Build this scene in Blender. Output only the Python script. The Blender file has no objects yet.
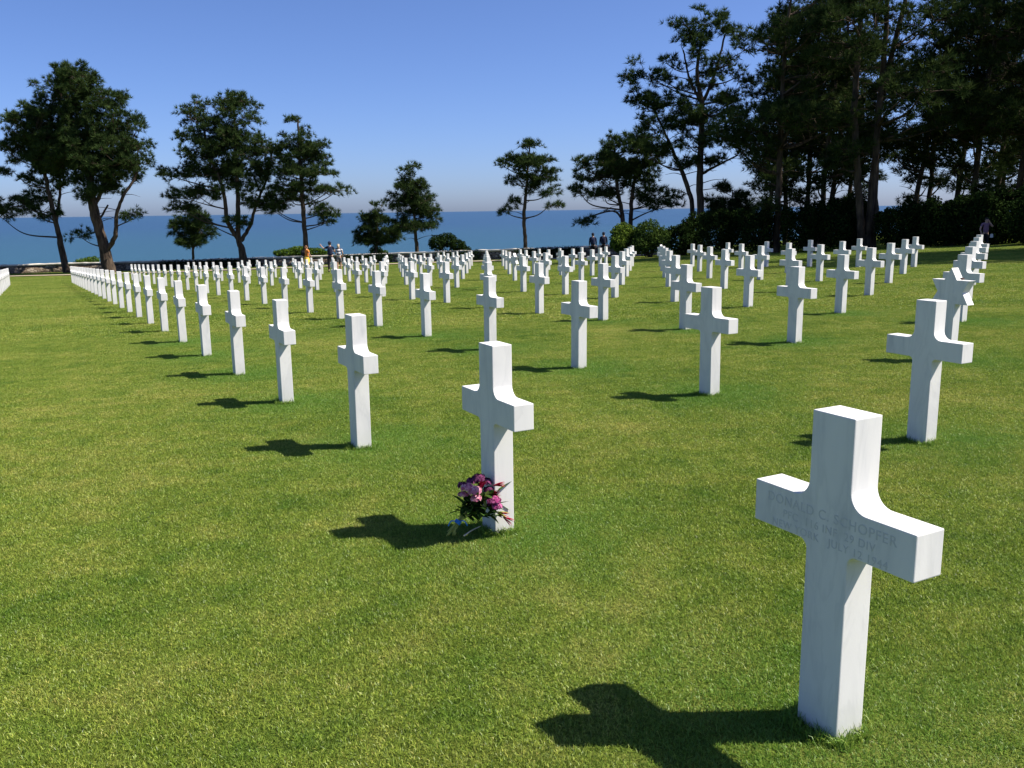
import bpy, bmesh, math, random
import numpy as np
from mathutils import Vector, Matrix, noise
C = bpy.context.scene
COL = C.collection
R = math.radians
rng = np.random.default_rng(7)
random.seed(7)

# ------------------------------------------------------------------ site and camera
S = 0.9                                   # metres per survey unit
FPX, PITCH, ROLL = 888.7, 0.192909, -0.013809
EYE = 1.56629 * S
GA = (0.187489, -0.209166, 0.283562, 0.290196, -0.38129, 0.30312, -0.115688)
X0, Y0, ANG, SU, SR = 0.987626, 2.551533, 0.489709, 2.281704, 3.414272


def gz(x, y):
    """height of the lawn (z = 0 under the camera)"""
    x = np.clip(np.asarray(x, float) / S, -75, 34)
    y = np.clip(np.asarray(y, float) / S, -6, 100)
    a, b, c, d, e, k1, k2 = GA
    return S * (a * x / 10 + b * y / 10 + c * x * x / 1e3 + d * x * y / 1e3 + e * y * y / 1e3
                + k1 * y ** 3 / 1e5 + k2 * x * y * y / 1e5)


def ray(px, py):
    c, s = math.cos(ROLL), math.sin(ROLL)
    dx, dy = px - 512, py - 384
    u, v = c * dx + s * dy, -s * dx + c * dy
    return Vector((u / FPX, math.cos(PITCH) - v / FPX * math.sin(PITCH), -math.sin(PITCH) - v / FPX * math.cos(PITCH)))


def at(px, py, D):
    d = ray(px, py)
    return Vector((0, 0, EYE)) + d * (D / d.y)


def gpt(px, py, dz=0.0):
    d = ray(px, py)
    t = 1.0
    while t < 300:
        P = Vector((0, 0, EYE)) + d * t
        if P.z < float(gz(P.x, P.y)) + dz:
            return P
        t *= 1.002
    return P


def grid(u, r):
    x = (X0 - math.sin(ANG) * SU * u + math.cos(ANG) * SR * r) * S
    y = (Y0 + math.cos(ANG) * SU * u + math.sin(ANG) * SR * r) * S
    return x, y, float(gz(x, y))


cam_d = bpy.data.cameras.new('camera')
cam = bpy.data.objects.new('camera', cam_d)
COL.objects.link(cam)
C.camera = cam
cam_d.sensor_fit = 'HORIZONTAL'
cam_d.sensor_width = 36
cam_d.lens = FPX / 1024 * 36
cam_d.clip_start = 0.05
cam_d.clip_end = 200000
F = Vector((0, math.cos(PITCH), -math.sin(PITCH)))
U0 = Vector((0, math.sin(PITCH), math.cos(PITCH)))
R0 = Vector((1, 0, 0))
cs, sn = math.cos(ROLL), math.sin(ROLL)
rt = R0 * cs + U0 * sn
up = U0 * cs - R0 * sn
m = Matrix((rt, up, -F)).transposed().to_4x4()
m.translation = (0, 0, EYE)
cam.matrix_world = m

# ------------------------------------------------------------------ light
SUN_EL, SUN_DIR = R(50.6), Vector((1.0, -0.03, 0)).normalized()
sd = bpy.data.lights.new('sun', 'SUN')
sun = bpy.data.objects.new('sun', sd)
COL.objects.link(sun)
sd.energy = 5.0
sd.angle = R(0.5)
sd.color = (1.0, 0.93, 0.83)
to_sun = SUN_DIR * math.cos(SUN_EL) + Vector((0, 0, math.sin(SUN_EL)))
sun.rotation_euler = to_sun.to_track_quat('Z', 'Y').to_euler()
sun.location = (20, 0, 30)
W = bpy.data.worlds.new('World')
C.world = W
W.use_nodes = True
nt = W.node_tree
bg = nt.nodes['Background']
sky = nt.nodes.new('ShaderNodeTexSky')
sky.sky_type = 'NISHITA'
sky.sun_disc = False
sky.sun_elevation = SUN_EL
sky.sun_rotation = math.atan2(SUN_DIR.x, SUN_DIR.y)
sky.altitude = 0
sky.air_density = 0.68
sky.dust_density = 0.85
sky.ozone_density = 9
tint = nt.nodes.new('ShaderNodeMix')
tint.data_type = 'RGBA'
tint.blend_type = 'MULTIPLY'
tint.inputs[0].default_value = 1
tint.inputs[7].default_value = (1.12, 1.06, 1.19, 1)
nt.links.new(sky.outputs[0], tint.inputs[6])
nt.links.new(tint.outputs[2], bg.inputs[0])
bg.inputs[1].default_value = 0.073
C.view_settings.view_transform = 'Standard'
C.view_settings.look = 'None'
C.view_settings.exposure = 0.91
C.view_settings.gamma = 1
C.cycles.use_denoising = True
C.cycles.max_bounces = 6
C.cycles.diffuse_bounces = 3
C.cycles.glossy_bounces = 2
C.cycles.transmission_bounces = 3
C.cycles.sample_clamp_indirect = 4


# ------------------------------------------------------------------ materials
def mat(name, base=(0.5, 0.5, 0.5), rough=0.8, spec=0.3):
    m = bpy.data.materials.new(name)
    m.use_nodes = True
    b = m.node_tree.nodes['Principled BSDF']
    b.inputs['Base Color'].default_value = (*base, 1)
    b.inputs['Roughness'].default_value = rough
    b.inputs['Specular IOR Level'].default_value = spec
    return m


def nd(m, t, **kw):
    n = m.node_tree.nodes.new(t)
    for k, v in kw.items():
        if k in n.inputs:
            n.inputs[k].default_value = v
        else:
            setattr(n, k, v)
    return n


def ln(m, a, b):
    m.node_tree.links.new(a, b)


def ramp(m, fac, stops):
    r = nd(m, 'ShaderNodeValToRGB')
    e = r.color_ramp.elements
    while len(e) > 1:
        e.remove(e[-1])
    e[0].position = stops[0][0]
    e[0].color = (*stops[0][1], 1)
    for p, c in stops[1:]:
        q = e.new(p)
        q.color = (*c, 1)
    ln(m, fac, r.inputs[0])
    return r


def noise_mat(name, stops, scale=5, detail=6, rough=0.9, bump=0.0, bscale=None, coord='Object', spec=0.2, dist=0.02, stretch=None):
    m = mat(name, rough=rough, spec=spec)
    tc = nd(m, 'ShaderNodeTexCoord')
    src = tc.outputs[coord]
    if stretch:
        mp = nd(m, 'ShaderNodeMapping')
        mp.inputs['Scale'].default_value = stretch
        ln(m, src, mp.inputs[0])
        src = mp.outputs[0]
    n = nd(m, 'ShaderNodeTexNoise', Scale=scale, Detail=detail)
    ln(m, src, n.inputs['Vector'])
    r = ramp(m, n.outputs[0], stops)
    b = m.node_tree.nodes['Principled BSDF']
    ln(m, r.outputs[0], b.inputs['Base Color'])
    if bump:
        n2 = nd(m, 'ShaderNodeTexNoise', Scale=bscale or scale, Detail=8)
        ln(m, src, n2.inputs['Vector'])
        bp = nd(m, 'ShaderNodeBump', Strength=bump, Distance=dist)
        ln(m, n2.outputs[0], bp.inputs['Height'])
        ln(m, bp.outputs[0], b.inputs['Normal'])
    return m


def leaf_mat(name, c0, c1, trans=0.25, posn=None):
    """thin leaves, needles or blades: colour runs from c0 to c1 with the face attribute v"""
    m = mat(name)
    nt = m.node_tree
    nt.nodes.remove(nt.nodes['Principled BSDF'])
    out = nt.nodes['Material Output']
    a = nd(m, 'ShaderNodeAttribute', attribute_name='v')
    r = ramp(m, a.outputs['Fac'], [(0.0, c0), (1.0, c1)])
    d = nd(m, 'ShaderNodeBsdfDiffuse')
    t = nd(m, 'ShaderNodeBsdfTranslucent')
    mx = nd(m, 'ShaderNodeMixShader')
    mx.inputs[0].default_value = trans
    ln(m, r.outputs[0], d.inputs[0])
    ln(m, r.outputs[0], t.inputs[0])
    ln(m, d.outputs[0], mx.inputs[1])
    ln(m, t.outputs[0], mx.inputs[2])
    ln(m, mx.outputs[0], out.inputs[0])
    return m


def grass_color(m):
    """colour field of the lawn: broad mottling of yellowish and fresh green, fixed to the ground"""
    g = nd(m, 'ShaderNodeNewGeometry')
    n1 = nd(m, 'ShaderNodeTexNoise', Scale=0.45, Detail=5, Roughness=0.62)
    ln(m, g.outputs['Position'], n1.inputs['Vector'])
    n2 = nd(m, 'ShaderNodeTexNoise', Scale=4.2, Detail=4, Roughness=0.6)
    ln(m, g.outputs['Position'], n2.inputs['Vector'])
    ad = nd(m, 'ShaderNodeMath', operation='MULTIPLY_ADD')
    ln(m, n2.outputs[0], ad.inputs[0])
    ad.inputs[1].default_value = 0.55
    sc = nd(m, 'ShaderNodeMath', operation='MULTIPLY')
    ln(m, n1.outputs[0], sc.inputs[0])
    sc.inputs[1].default_value = 0.6
    ln(m, sc.outputs[0], ad.inputs[2])
    return ad.outputs[0]


GRN, MID, YEL = (0.106, 0.206, 0.025), (0.225, 0.302, 0.048), (0.360, 0.378, 0.095)


def make_blade_mat():
    m = mat('grass_blade')
    nt = m.node_tree
    nt.nodes.remove(nt.nodes['Principled BSDF'])
    out = nt.nodes['Material Output']
    f = grass_color(m)
    r = ramp(m, f, [(0.38, GRN), (0.57, MID), (0.76, YEL)])
    a = nd(m, 'ShaderNodeAttribute', attribute_name='v')
    # single blades: dark green, straw coloured, fresh
    r2 = ramp(m, a.outputs['Fac'], [(0.0, (0.42, 0.52, 0.35)), (0.45, (0.95, 1.0, 0.8)), (0.8, (1.25, 1.2, 1.0)), (0.93, (1.4, 1.2, 1.3)), (1.0, (1.9, 1.4, 2.0))])
    mu = nd(m, 'ShaderNodeMix', data_type='RGBA', blend_type='MULTIPLY')
    mu.inputs[0].default_value = 1
    ln(m, r.outputs[0], mu.inputs[6])
    ln(m, r2.outputs[0], mu.inputs[7])
    gp = nd(m, 'ShaderNodeNewGeometry')
    k1 = nd(m, 'ShaderNodeTexNoise', Scale=48, Detail=3, Roughness=0.75)
    ln(m, gp.outputs['Position'], k1.inputs['Vector'])
    kr = ramp(m, k1.outputs[0], [(0.30, (0.40, 0.42, 0.42)), (0.5, (1, 1, 1)), (0.70, (1.55, 1.42, 1.5))])
    mk = nd(m, 'ShaderNodeMix', data_type='RGBA', blend_type='MULTIPLY')
    mk.inputs[0].default_value = 1
    ln(m, mu.outputs[2], mk.inputs[6])
    ln(m, kr.outputs[0], mk.inputs[7])
    mu = mk
    # fresh longer grass round the stones
    a2 = nd(m, 'ShaderNodeAttribute', attribute_name='fresh', attribute_type='INSTANCER')
    mf = nd(m, 'ShaderNodeMix', data_type='RGBA')
    ln(m, a2.outputs['Fac'], mf.inputs[0])
    ln(m, mu.outputs[2], mf.inputs[6])
    mf.inputs[7].default_value = (0.118, 0.25, 0.032, 1)
    d = nd(m, 'ShaderNodeBsdfDiffuse')
    t = nd(m, 'ShaderNodeBsdfTranslucent')
    mx = nd(m, 'ShaderNodeMixShader')
    mx.inputs[0].default_value = 0.33
    for s_ in (d, t):
        ln(m, mf.outputs[2], s_.inputs[0])
    ln(m, d.outputs[0], mx.inputs[1])
    ln(m, t.outputs[0], mx.inputs[2])
    gl = nd(m, 'ShaderNodeBsdfGlossy', Roughness=0.42)
    mg = nd(m, 'ShaderNodeMixShader')
    mg.inputs[0].default_value = 0.022
    ln(m, mx.outputs[0], mg.inputs[1])
    ln(m, gl.outputs[0], mg.inputs[2])
    ln(m, mg.outputs[0], out.inputs[0])
    return m


M = {}
M['blade'] = make_blade_mat()
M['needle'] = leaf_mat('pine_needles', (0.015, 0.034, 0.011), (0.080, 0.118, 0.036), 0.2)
M['needle2'] = leaf_mat('dark_pine_needles', (0.012, 0.028, 0.009), (0.070, 0.098, 0.030), 0.2)  # darker green for the pines of the wood
M['leaf_dark'] = leaf_mat('dark_leaves', (0.007, 0.016, 0.005), (0.030, 0.052, 0.013), 0.12)  # darkened: the wood's shade on the edge bushes is put into the colour
M['leaf_mid'] = leaf_mat('green_leaves', (0.035, 0.075, 0.012), (0.12, 0.19, 0.030), 0.3)
M['bark'] = noise_mat('bark', [(0.3, (0.022, 0.016, 0.012)), (0.7, (0.105, 0.076, 0.052))], 6, 8, 0.95, 1.0, 9, dist=0.06, stretch=(1, 1, 0.25))
M['leaf_sun'] = leaf_mat('sunny_leaves', (0.045, 0.085, 0.012), (0.15, 0.21, 0.034), 0.3)  # brightened green, sunlight on one bush put into the colour
M['leaf_soft'] = leaf_mat('soft_green_leaves', (0.02, 0.045, 0.010), (0.085, 0.13, 0.028), 0.25)
M['stem'] = mat('green_stem', (0.34, 0.35, 0.09), 0.7)
M['wallstone'] = None


def lawn_mat():
    m = mat('lawn', rough=1.0, spec=0.05)
    b = m.node_tree.nodes['Principled BSDF']
    f = grass_color(m)
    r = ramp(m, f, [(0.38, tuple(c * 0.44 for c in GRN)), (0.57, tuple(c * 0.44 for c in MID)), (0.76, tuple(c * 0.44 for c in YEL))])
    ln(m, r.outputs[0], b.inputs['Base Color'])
    g = nd(m, 'ShaderNodeNewGeometry')
    n = nd(m, 'ShaderNodeTexNoise', Scale=60, Detail=6)
    ln(m, g.outputs['Position'], n.inputs['Vector'])
    bp = nd(m, 'ShaderNodeBump', Strength=1.0, Distance=0.03)
    ln(m, n.outputs[0], bp.inputs['Height'])
    ln(m, bp.outputs[0], b.inputs['Normal'])
    return m


M['lawn'] = lawn_mat()


def marble_mat():
    m = mat('white_marble', rough=0.55, spec=0.2)
    b = m.node_tree.nodes['Principled BSDF']
    tc = nd(m, 'ShaderNodeTexCoord')
    oi = nd(m, 'ShaderNodeObjectInfo')
    ad = nd(m, 'ShaderNodeVectorMath', operation='MULTIPLY_ADD')
    ln(m, oi.outputs['Random'], ad.inputs[0])
    ad.inputs[1].default_value = (37, 53, 71)
    ln(m, tc.outputs['Object'], ad.inputs[2])
    mp = nd(m, 'ShaderNodeMapping')
    mp.inputs['Rotation'].default_value = (0.5, 0.3, 0.2)
    mp.inputs['Scale'].default_value = (5, 5, 1.3)
    ln(m, ad.outputs[0], mp.inputs[0])
    n = nd(m, 'ShaderNodeTexNoise', Scale=1.6, Detail=8, Roughness=0.55, Distortion=0.8)
    ln(m, mp.outputs[0], n.inputs['Vector'])
    r = ramp(m, n.outputs[0], [(0.25, (0.56, 0.565, 0.56)), (0.38, (0.665, 0.66, 0.642)), (0.5, (0.715, 0.705, 0.678)), (0.7, (0.76, 0.748, 0.715))])
    nv = nd(m, 'ShaderNodeTexNoise', Scale=0.9, Detail=5, Roughness=0.6, Distortion=1.6)
    ln(m, mp.outputs[0], nv.inputs['Vector'])
    rv = ramp(m, nv.outputs[0], [(0.455, (1, 1, 1)), (0.49, (0.80, 0.81, 0.82)), (0.50, (0.86, 0.865, 0.87)), (0.56, (1, 1, 1))])
    mv = nd(m, 'ShaderNodeMix', data_type='RGBA', blend_type='MULTIPLY')
    mv.inputs[0].default_value = 0.38
    ln(m, r.outputs[0], mv.inputs[6])
    ln(m, rv.outputs[0], mv.inputs[7])
    # each stone a touch different
    v = nd(m, 'ShaderNodeMapRange')
    ln(m, oi.outputs['Random'], v.inputs[0])
    v.inputs[3].default_value = 0.90
    v.inputs[4].default_value = 1.0
    mu = nd(m, 'ShaderNodeMix', data_type='RGBA', blend_type='MULTIPLY')
    mu.inputs[0].default_value = 1
    ln(m, mv.outputs[2], mu.inputs[6])
    ln(m, v.outputs[0], mu.inputs[7])
    # faint grime near the ground
    sp = nd(m, 'ShaderNodeSeparateXYZ')
    ln(m, tc.outputs['Object'], sp.inputs[0])
    mr = nd(m, 'ShaderNodeMapRange')
    ln(m, sp.outputs[2], mr.inputs[0])
    mr.inputs[1].default_value = 0.0
    mr.inputs[2].default_value = 0.14
    mr.inputs[3].default_value = 0.5
    mr.inputs[4].default_value = 0.0
    n3 = nd(m, 'ShaderNodeTexNoise', Scale=22, Detail=5)
    ln(m, ad.outputs[0], n3.inputs['Vector'])
    mm = nd(m, 'ShaderNodeMath', operation='MULTIPLY')
    ln(m, n3.outputs[0], mm.inputs[0])
    ln(m, mr.outputs[0], mm.inputs[1])
    mg = nd(m, 'ShaderNodeMix', data_type='RGBA')
    ln(m, mm.outputs[0], mg.inputs[0])
    ln(m, mu.outputs[2], mg.inputs[6])
    mg.inputs[7].default_value = (0.42, 0.44, 0.33, 1)
    ln(m, mg.outputs[2], b.inputs['Base Color'])
    n2 = nd(m, 'ShaderNodeTexNoise', Scale=160, Detail=3)
    ln(m, tc.outputs['Object'], n2.inputs['Vector'])
    bp = nd(m, 'ShaderNodeBump', Strength=0.06, Distance=0.002)
    ln(m, n2.outputs[0], bp.inputs['Height'])
    ln(m, bp.outputs[0], b.inputs['Normal'])
    return m


M['marble'] = marble_mat()
M['cut'] = mat('engraved_marble', (0.54, 0.545, 0.535), 0.9, 0.1)
M['pebble'] = noise_mat('pebble', [(0.3, (0.03, 0.02, 0.02)), (0.7, (0.10, 0.06, 0.05))], 40)


# ------------------------------------------------------------------ helpers
def tag(o, label=None, cat=None, group=None, kind=None):
    for k, v in (('label', label), ('category', cat), ('group', group), ('kind', kind)):
        if v:
            o[k] = v
    return o


def empty(name, loc, rz=0):
    o = bpy.data.objects.new(name, None)
    o.empty_display_size = 0.3
    COL.objects.link(o)
    o.location = loc
    o.rotation_euler = (0, 0, rz)
    return o


def obj(name, me, m, parent=None):
    o = bpy.data.objects.new(name, me)
    if m and not me.materials:
        me.materials.append(m)
    COL.objects.link(o)
    if parent:
        o.parent = parent
    return o


def smooth(me):
    me.polygons.foreach_set('use_smooth', np.ones(len(me.polygons), bool))


def np_mesh(name, V, faces, v=None, smo=False):
    """faces: (M,k) int array of tris or quads, or list of such arrays"""
    if not isinstance(faces, list):
        faces = [faces]
    me = bpy.data.meshes.new(name)
    V = np.asarray(V, np.float32)
    me.vertices.add(len(V))
    me.vertices.foreach_set('co', V.ravel())
    tot = sum(f.size for f in faces)
    me.loops.add(tot)
    me.loops.foreach_set('vertex_index', np.concatenate([f.ravel() for f in faces]).astype(np.int32))
    cnt = np.concatenate([np.full(len(f), f.shape[1]) for f in faces])
    st = np.concatenate([[0], np.cumsum(cnt)[:-1]])
    me.polygons.add(len(cnt))
    me.polygons.foreach_set('loop_start', st.astype(np.int32))
    if v is not None:
        a = me.attributes.new('v', 'FLOAT', 'FACE')
        a.data.foreach_set('value', np.asarray(v, np.float32))
    me.update(calc_edges=True)
    if smo:
        smooth(me)
    return me


def tubes_mesh(name, paths, sides=7, wob=0.0):
    """paths: list of (points Nx3, radii N)"""
    VV, FF, n0 = [], [], 0
    for P, r in paths:
        P = np.asarray(P, float)
        r = np.asarray(r, float)
        T = np.gradient(P, axis=0)
        T /= np.linalg.norm(T, axis=1)[:, None] + 1e-9
        ref = np.array([0.31, 0.87, 0.1]) if abs(T[0][2]) > 0.7 else np.array([0, 0, 1.0])
        A = np.cross(T, ref)
        A /= np.linalg.norm(A, axis=1)[:, None] + 1e-9
        B = np.cross(T, A)
        th = np.linspace(0, 2 * np.pi, sides, endpoint=False)
        ring = A[:, None, :] * np.cos(th)[None, :, None] + B[:, None, :] * np.sin(th)[None, :, None]
        rr = r[:, None] * (1 + wob * rng.standard_normal((len(P), sides)))
        V = P[:, None, :] + ring * rr[:, :, None]
        k = len(P)
        idx = np.arange(k * sides).reshape(k, sides) + n0
        a, b = idx[:-1], idx[1:]
        q = np.stack([a, np.roll(a, -1, 1), np.roll(b, -1, 1), b], -1).reshape(-1, 4)
        FF.append(q)
        VV.append(V.reshape(-1, 3))
        n0 += k * sides
        # caps
        c0, c1 = P[0], P[-1] + T[-1] * r[-1] * 0.4
        VV.append(np.array([c0, c1]))
        FF.append(np.stack([np.roll(idx[0], -1), idx[0], np.full(sides, n0), np.full(sides, n0)], -1)[:, :3])
        FF.append(np.stack([idx[-1], np.roll(idx[-1], -1), np.full(sides, n0 + 1)], -1))
        n0 += 2
    return np_mesh(name, np.concatenate(VV), FF, smo=True)


def spline(pts, n=6):
    """Catmull-Rom through pts (rows may carry the radius as 4th column)"""
    P = np.asarray(pts, float)
    P = np.vstack([2 * P[0] - P[1], P, 2 * P[-1] - P[-2]])
    out = []
    for i in range(1, len(P) - 2):
        for t in np.linspace(0, 1, n, endpoint=False):
            a, b, c, d = P[i - 1:i + 3]
            out.append(0.5 * ((2 * b) + (c - a) * t + (2 * a - 5 * b + 4 * c - d) * t * t + (3 * b - a - 3 * c + d) * t ** 3))
    out.append(P[-2])
    return np.array(out)


def unit(n):
    v = rng.standard_normal((n, 3))
    return v / np.linalg.norm(v, axis=1)[:, None]


# ------------------------------------------------------------------ ground, sea, path
WALL_PX = [(-60, 276), (0, 274), (50, 272.2), (100, 271), (160, 269.5), (250, 266.7), (350, 263.4), (430, 261), (500, 259.3), (560, 257.6), (600, 256.4), (640, 254.6)]
WALL = [gpt(*q) for q in WALL_PX]


def y_edge(x):
    xs = [-400, -60] + [p.x for p in WALL if p.x > -59] + [22, 60, 400]
    ys = [88, 82] + [p.y for p in WALL if p.x > -59] + [70, 84, 100]
    return np.interp(x, xs, ys)


SEA = -48.0


def terrain():
    xs = np.concatenate([np.linspace(-400, -80, 12), np.linspace(-78, -34, 45), np.linspace(-33.5, 33.5, 135), np.linspace(34.5, 80, 40), np.linspace(90, 400, 12)])
    ys = np.concatenate([np.linspace(-300, -10, 14), np.linspace(-8, 70, 157), np.linspace(71, 110, 60), np.linspace(113, 180, 16)])
    X, Y = np.meshgrid(xs, ys)
    Z = gz(X, Y)
    # the little hump and hollow a mown field has
    bump = np.array([[noise.noise((x * 0.35, y * 0.35, 3.3)) + 0.5 * noise.noise((x * 0.9, y * 0.9, 7.1)) for x in xs] for y in ys])
    Z = Z + bump * 0.012 - 0.014
    d = Y - y_edge(X) - 7
    drop = np.clip(d, 0, None) * 1.3 * (1 + 0.25 * bump)
    Z = np.maximum(Z - drop, SEA - 3)
    n, k = len(ys), len(xs)
    idx = np.arange(n * k).reshape(n, k)
    q = np.stack([idx[:-1, :-1], idx[:-1, 1:], idx[1:, 1:], idx[1:, :-1]], -1).reshape(-1, 4)
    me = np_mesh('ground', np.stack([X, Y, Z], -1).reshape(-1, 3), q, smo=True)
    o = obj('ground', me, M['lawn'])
    tag(o, 'mown lawn sloping gently down towards the sea', kind='structure')


def bumpz(x, y):
    return 0.012 * (noise.noise((x * 0.35, y * 0.35, 3.3)) + 0.5 * noise.noise((x * 0.9, y * 0.9, 7.1)))


terrain()

seam = mat('sea_water', (0.018, 0.070, 0.135), 0.32, 0.35)
b = seam.node_tree.nodes['Principled BSDF']
g = nd(seam, 'ShaderNodeNewGeometry')
mp = nd(seam, 'ShaderNodeMapping')
mp.inputs['Scale'].default_value = (0.004, 0.03, 0.02)
ln(seam, g.outputs['Position'], mp.inputs[0])
n1 = nd(seam, 'ShaderNodeTexNoise', Scale=1.0, Detail=9, Roughness=0.7)
ln(seam, mp.outputs[0], n1.inputs['Vector'])
r = ramp(seam, n1.outputs[0], [(0.35, (0.008, 0.038, 0.085)), (0.62, (0.018, 0.062, 0.116))])
# shallow water near the shore is greener
spx = nd(seam, 'ShaderNodeSeparateXYZ')
ln(seam, g.outputs['Position'], spx.inputs[0])
mr = nd(seam, 'ShaderNodeMapRange')
ln(seam, spx.outputs[1], mr.inputs[0])
mr.inputs[1].default_value = 600
mr.inputs[2].default_value = 3500
mx = nd(seam, 'ShaderNodeMix', data_type='RGBA')
ln(seam, mr.outputs[0], mx.inputs[0])
mx.inputs[6].default_value = (0.017, 0.070, 0.090, 1)
ln(seam, r.outputs[0], mx.inputs[7])
ln(seam, mx.outputs[2], b.inputs['Base Color'])
n2 = nd(seam, 'ShaderNodeTexNoise', Scale=0.35, Detail=6)
ln(seam, g.outputs['Position'], n2.inputs['Vector'])
bp = nd(seam, 'ShaderNodeBump', Strength=1.0, Distance=1.2)
ln(seam, n2.outputs[0], bp.inputs['Height'])
ln(seam, bp.outputs[0], b.inputs['Normal'])
L = 90000
sea = obj('sea', np_mesh('sea', [(-L, 60, SEA), (L, 60, SEA), (L, L, SEA), (-L, L, SEA)], np.array([[0, 1, 2, 3]])), seam)
tag(sea, 'calm blue sea reaching the horizon', kind='structure')

# tan gravel path in front of the wall
M['gravel'] = noise_mat('gravel', [(0.3, (0.30, 0.235, 0.17)), (0.7, (0.46, 0.37, 0.28))], 3, 8, 1.0, 0.5, 30)
pl = [gpt(*q) for q in [(-60, 278.5), (20, 276.3), (70, 275.2), (160, 272.6), (250, 269.6), (350, 265.6), (430, 263), (500, 260.9), (560, 259), (610, 257.3), (660, 254.6)]]
PV = []
for i, p in enumerate(pl):
    for s_ in (-0.9, 0.9):
        q = p + Vector((0, s_, 0))
        PV.append((q.x, q.y, float(gz(q.x, q.y)) + 0.045))
PF = np.array([[2 * i, 2 * i + 2, 2 * i + 3, 2 * i + 1] for i in range(len(pl) - 1)])
tag(obj('path', np_mesh('path', PV, PF), M['gravel']), 'narrow tan gravel path along the far stone wall', kind='structure')


# ------------------------------------------------------------------ grass (blades no one could count)
def ground_normal(x, y):
    e = 0.2
    return Vector((-(float(gz(x + e, y)) - float(gz(x - e, y))) / (2 * e), -(float(gz(x, y + e)) - float(gz(x, y - e))) / (2 * e), 1)).normalized()


def grass_object(name, label, rad, nb, ln_rng, wd, pts, lean=0.9):
    # one round tuft of turf, then loose vertices where it is repeated
    rr = rad * np.sqrt(rng.random(nb))
    th = rng.random(nb) * 2 * np.pi
    base = np.stack([rr * np.cos(th), rr * np.sin(th), np.full(nb, -0.004)], -1)
    az = rng.random(nb) * 2 * np.pi
    Ld = rng.uniform(*ln_rng, nb)
    ti = rng.beta(1.6, 1.6, nb) * lean
    az2 = az + rng.normal(0, 0.5, nb)
    d1 = np.stack([np.cos(az) * np.sin(ti), np.sin(az) * np.sin(ti), np.cos(ti)], -1)
    ti2 = ti + rng.uniform(0.1, 0.9, nb)
    d2 = np.stack([np.cos(az2) * np.sin(ti2), np.sin(az2) * np.sin(ti2), np.cos(ti2)], -1)
    wv = rng.random(nb) * 2 * np.pi
    w = np.stack([np.cos(wv), np.sin(wv), np.zeros(nb)], -1) * (wd * rng.uniform(0.6, 1.2, nb))[:, None]
    mid = base + d1 * (Ld * 0.55)[:, None]
    tip = mid + d2 * (Ld * 0.45)[:, None]
    V = np.stack([base - w, base + w, mid + w * 0.8, mid - w * 0.8, tip], 1).reshape(-1, 3)
    i0 = np.arange(nb) * 5
    q = np.stack([i0, i0 + 1, i0 + 2, i0 + 3], -1)
    t = np.stack([i0 + 3, i0 + 2, i0 + 4], -1)
    v = rng.random(nb)
    P, sc, fr = pts
    V = np.vstack([V, P])
    me = np_mesh(name, V, [q, t], np.concatenate([v, v]))
    nV = nb * 5
    a = me.attributes.new('spot', 'BOOLEAN', 'POINT')
    a.data.foreach_set('value', np.concatenate([np.zeros(nV, bool), np.ones(len(P), bool)]))
    rot = np.zeros((len(V), 3), np.float32)
    for i, p in enumerate(P):
        q_ = Vector((0, 0, 1)).rotation_difference(ground_normal(p[0], p[1])).to_matrix() @ Matrix.Rotation(random.random() * 6.283, 3, 'Z')
        rot[nV + i] = q_.to_euler()
    a = me.attributes.new('turn', 'FLOAT_VECTOR', 'POINT')
    a.data.foreach_set('vector', rot.ravel())
    s3 = np.ones((len(V), 3), np.float32)
    s3[nV:] = sc
    a = me.attributes.new('size', 'FLOAT_VECTOR', 'POINT')
    a.data.foreach_set('vector', s3.ravel())
    f1 = np.zeros(len(V), np.float32)
    f1[nV:] = fr
    a = me.attributes.new('fresh', 'FLOAT', 'POINT')
    a.data.foreach_set('value', f1)
    o = obj(name, me, M['blade'])
    ng = bpy.data.node_groups.new('turf', 'GeometryNodeTree')
    ng.interface.new_socket('Geometry', in_out='INPUT', socket_type='NodeSocketGeometry')
    ng.interface.new_socket('Geometry', in_out='OUTPUT', socket_type='NodeSocketGeometry')
    N = ng.nodes
    gi, go = N.new('NodeGroupInput'), N.new('NodeGroupOutput')

    def att(nm, t):
        n = N.new('GeometryNodeInputNamedAttribute')
        n.data_type = t
        n.inputs['Name'].default_value = nm
        return n.outputs['Attribute']
    sp = N.new('GeometryNodeSeparateGeometry')
    sp.domain = 'POINT'
    iop = N.new('GeometryNodeInstanceOnPoints')
    K = ng.links
    K.new(gi.outputs[0], sp.inputs[0])
    K.new(att('spot', 'BOOLEAN'), sp.inputs[1])
    K.new(sp.outputs[0], iop.inputs['Points'])
    K.new(sp.outputs[1], iop.inputs['Instance'])
    K.new(att('turn', 'FLOAT_VECTOR'), iop.inputs['Rotation'])
    K.new(att('size', 'FLOAT_VECTOR'), iop.inputs['Scale'])
    K.new(iop.outputs[0], go.inputs[0])
    md = o.modifiers.new('turf', 'NODES')
    md.node_group = ng
    tag(o, label, kind='stuff')
    return o


CROSSES = []          # (u, r)
for r_ in range(8):
    last = 26 if r_ <= 4 else 25
    for u_ in range(0 if r_ == 0 else r_, last + 1):
        CROSSES.append((u_, r_))
for u_ in range(15, 27):
    CROSSES.append((u_, -1))
CPOS = np.array([grid(u, r) for u, r in CROSSES])


def near_cross(P):
    d = np.full(len(P), 9.0)
    for c in CPOS:
        d = np.minimum(d, np.hypot(P[:, 0] - c[0] - 0.05, P[:, 1] - c[1]))
    return d


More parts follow.
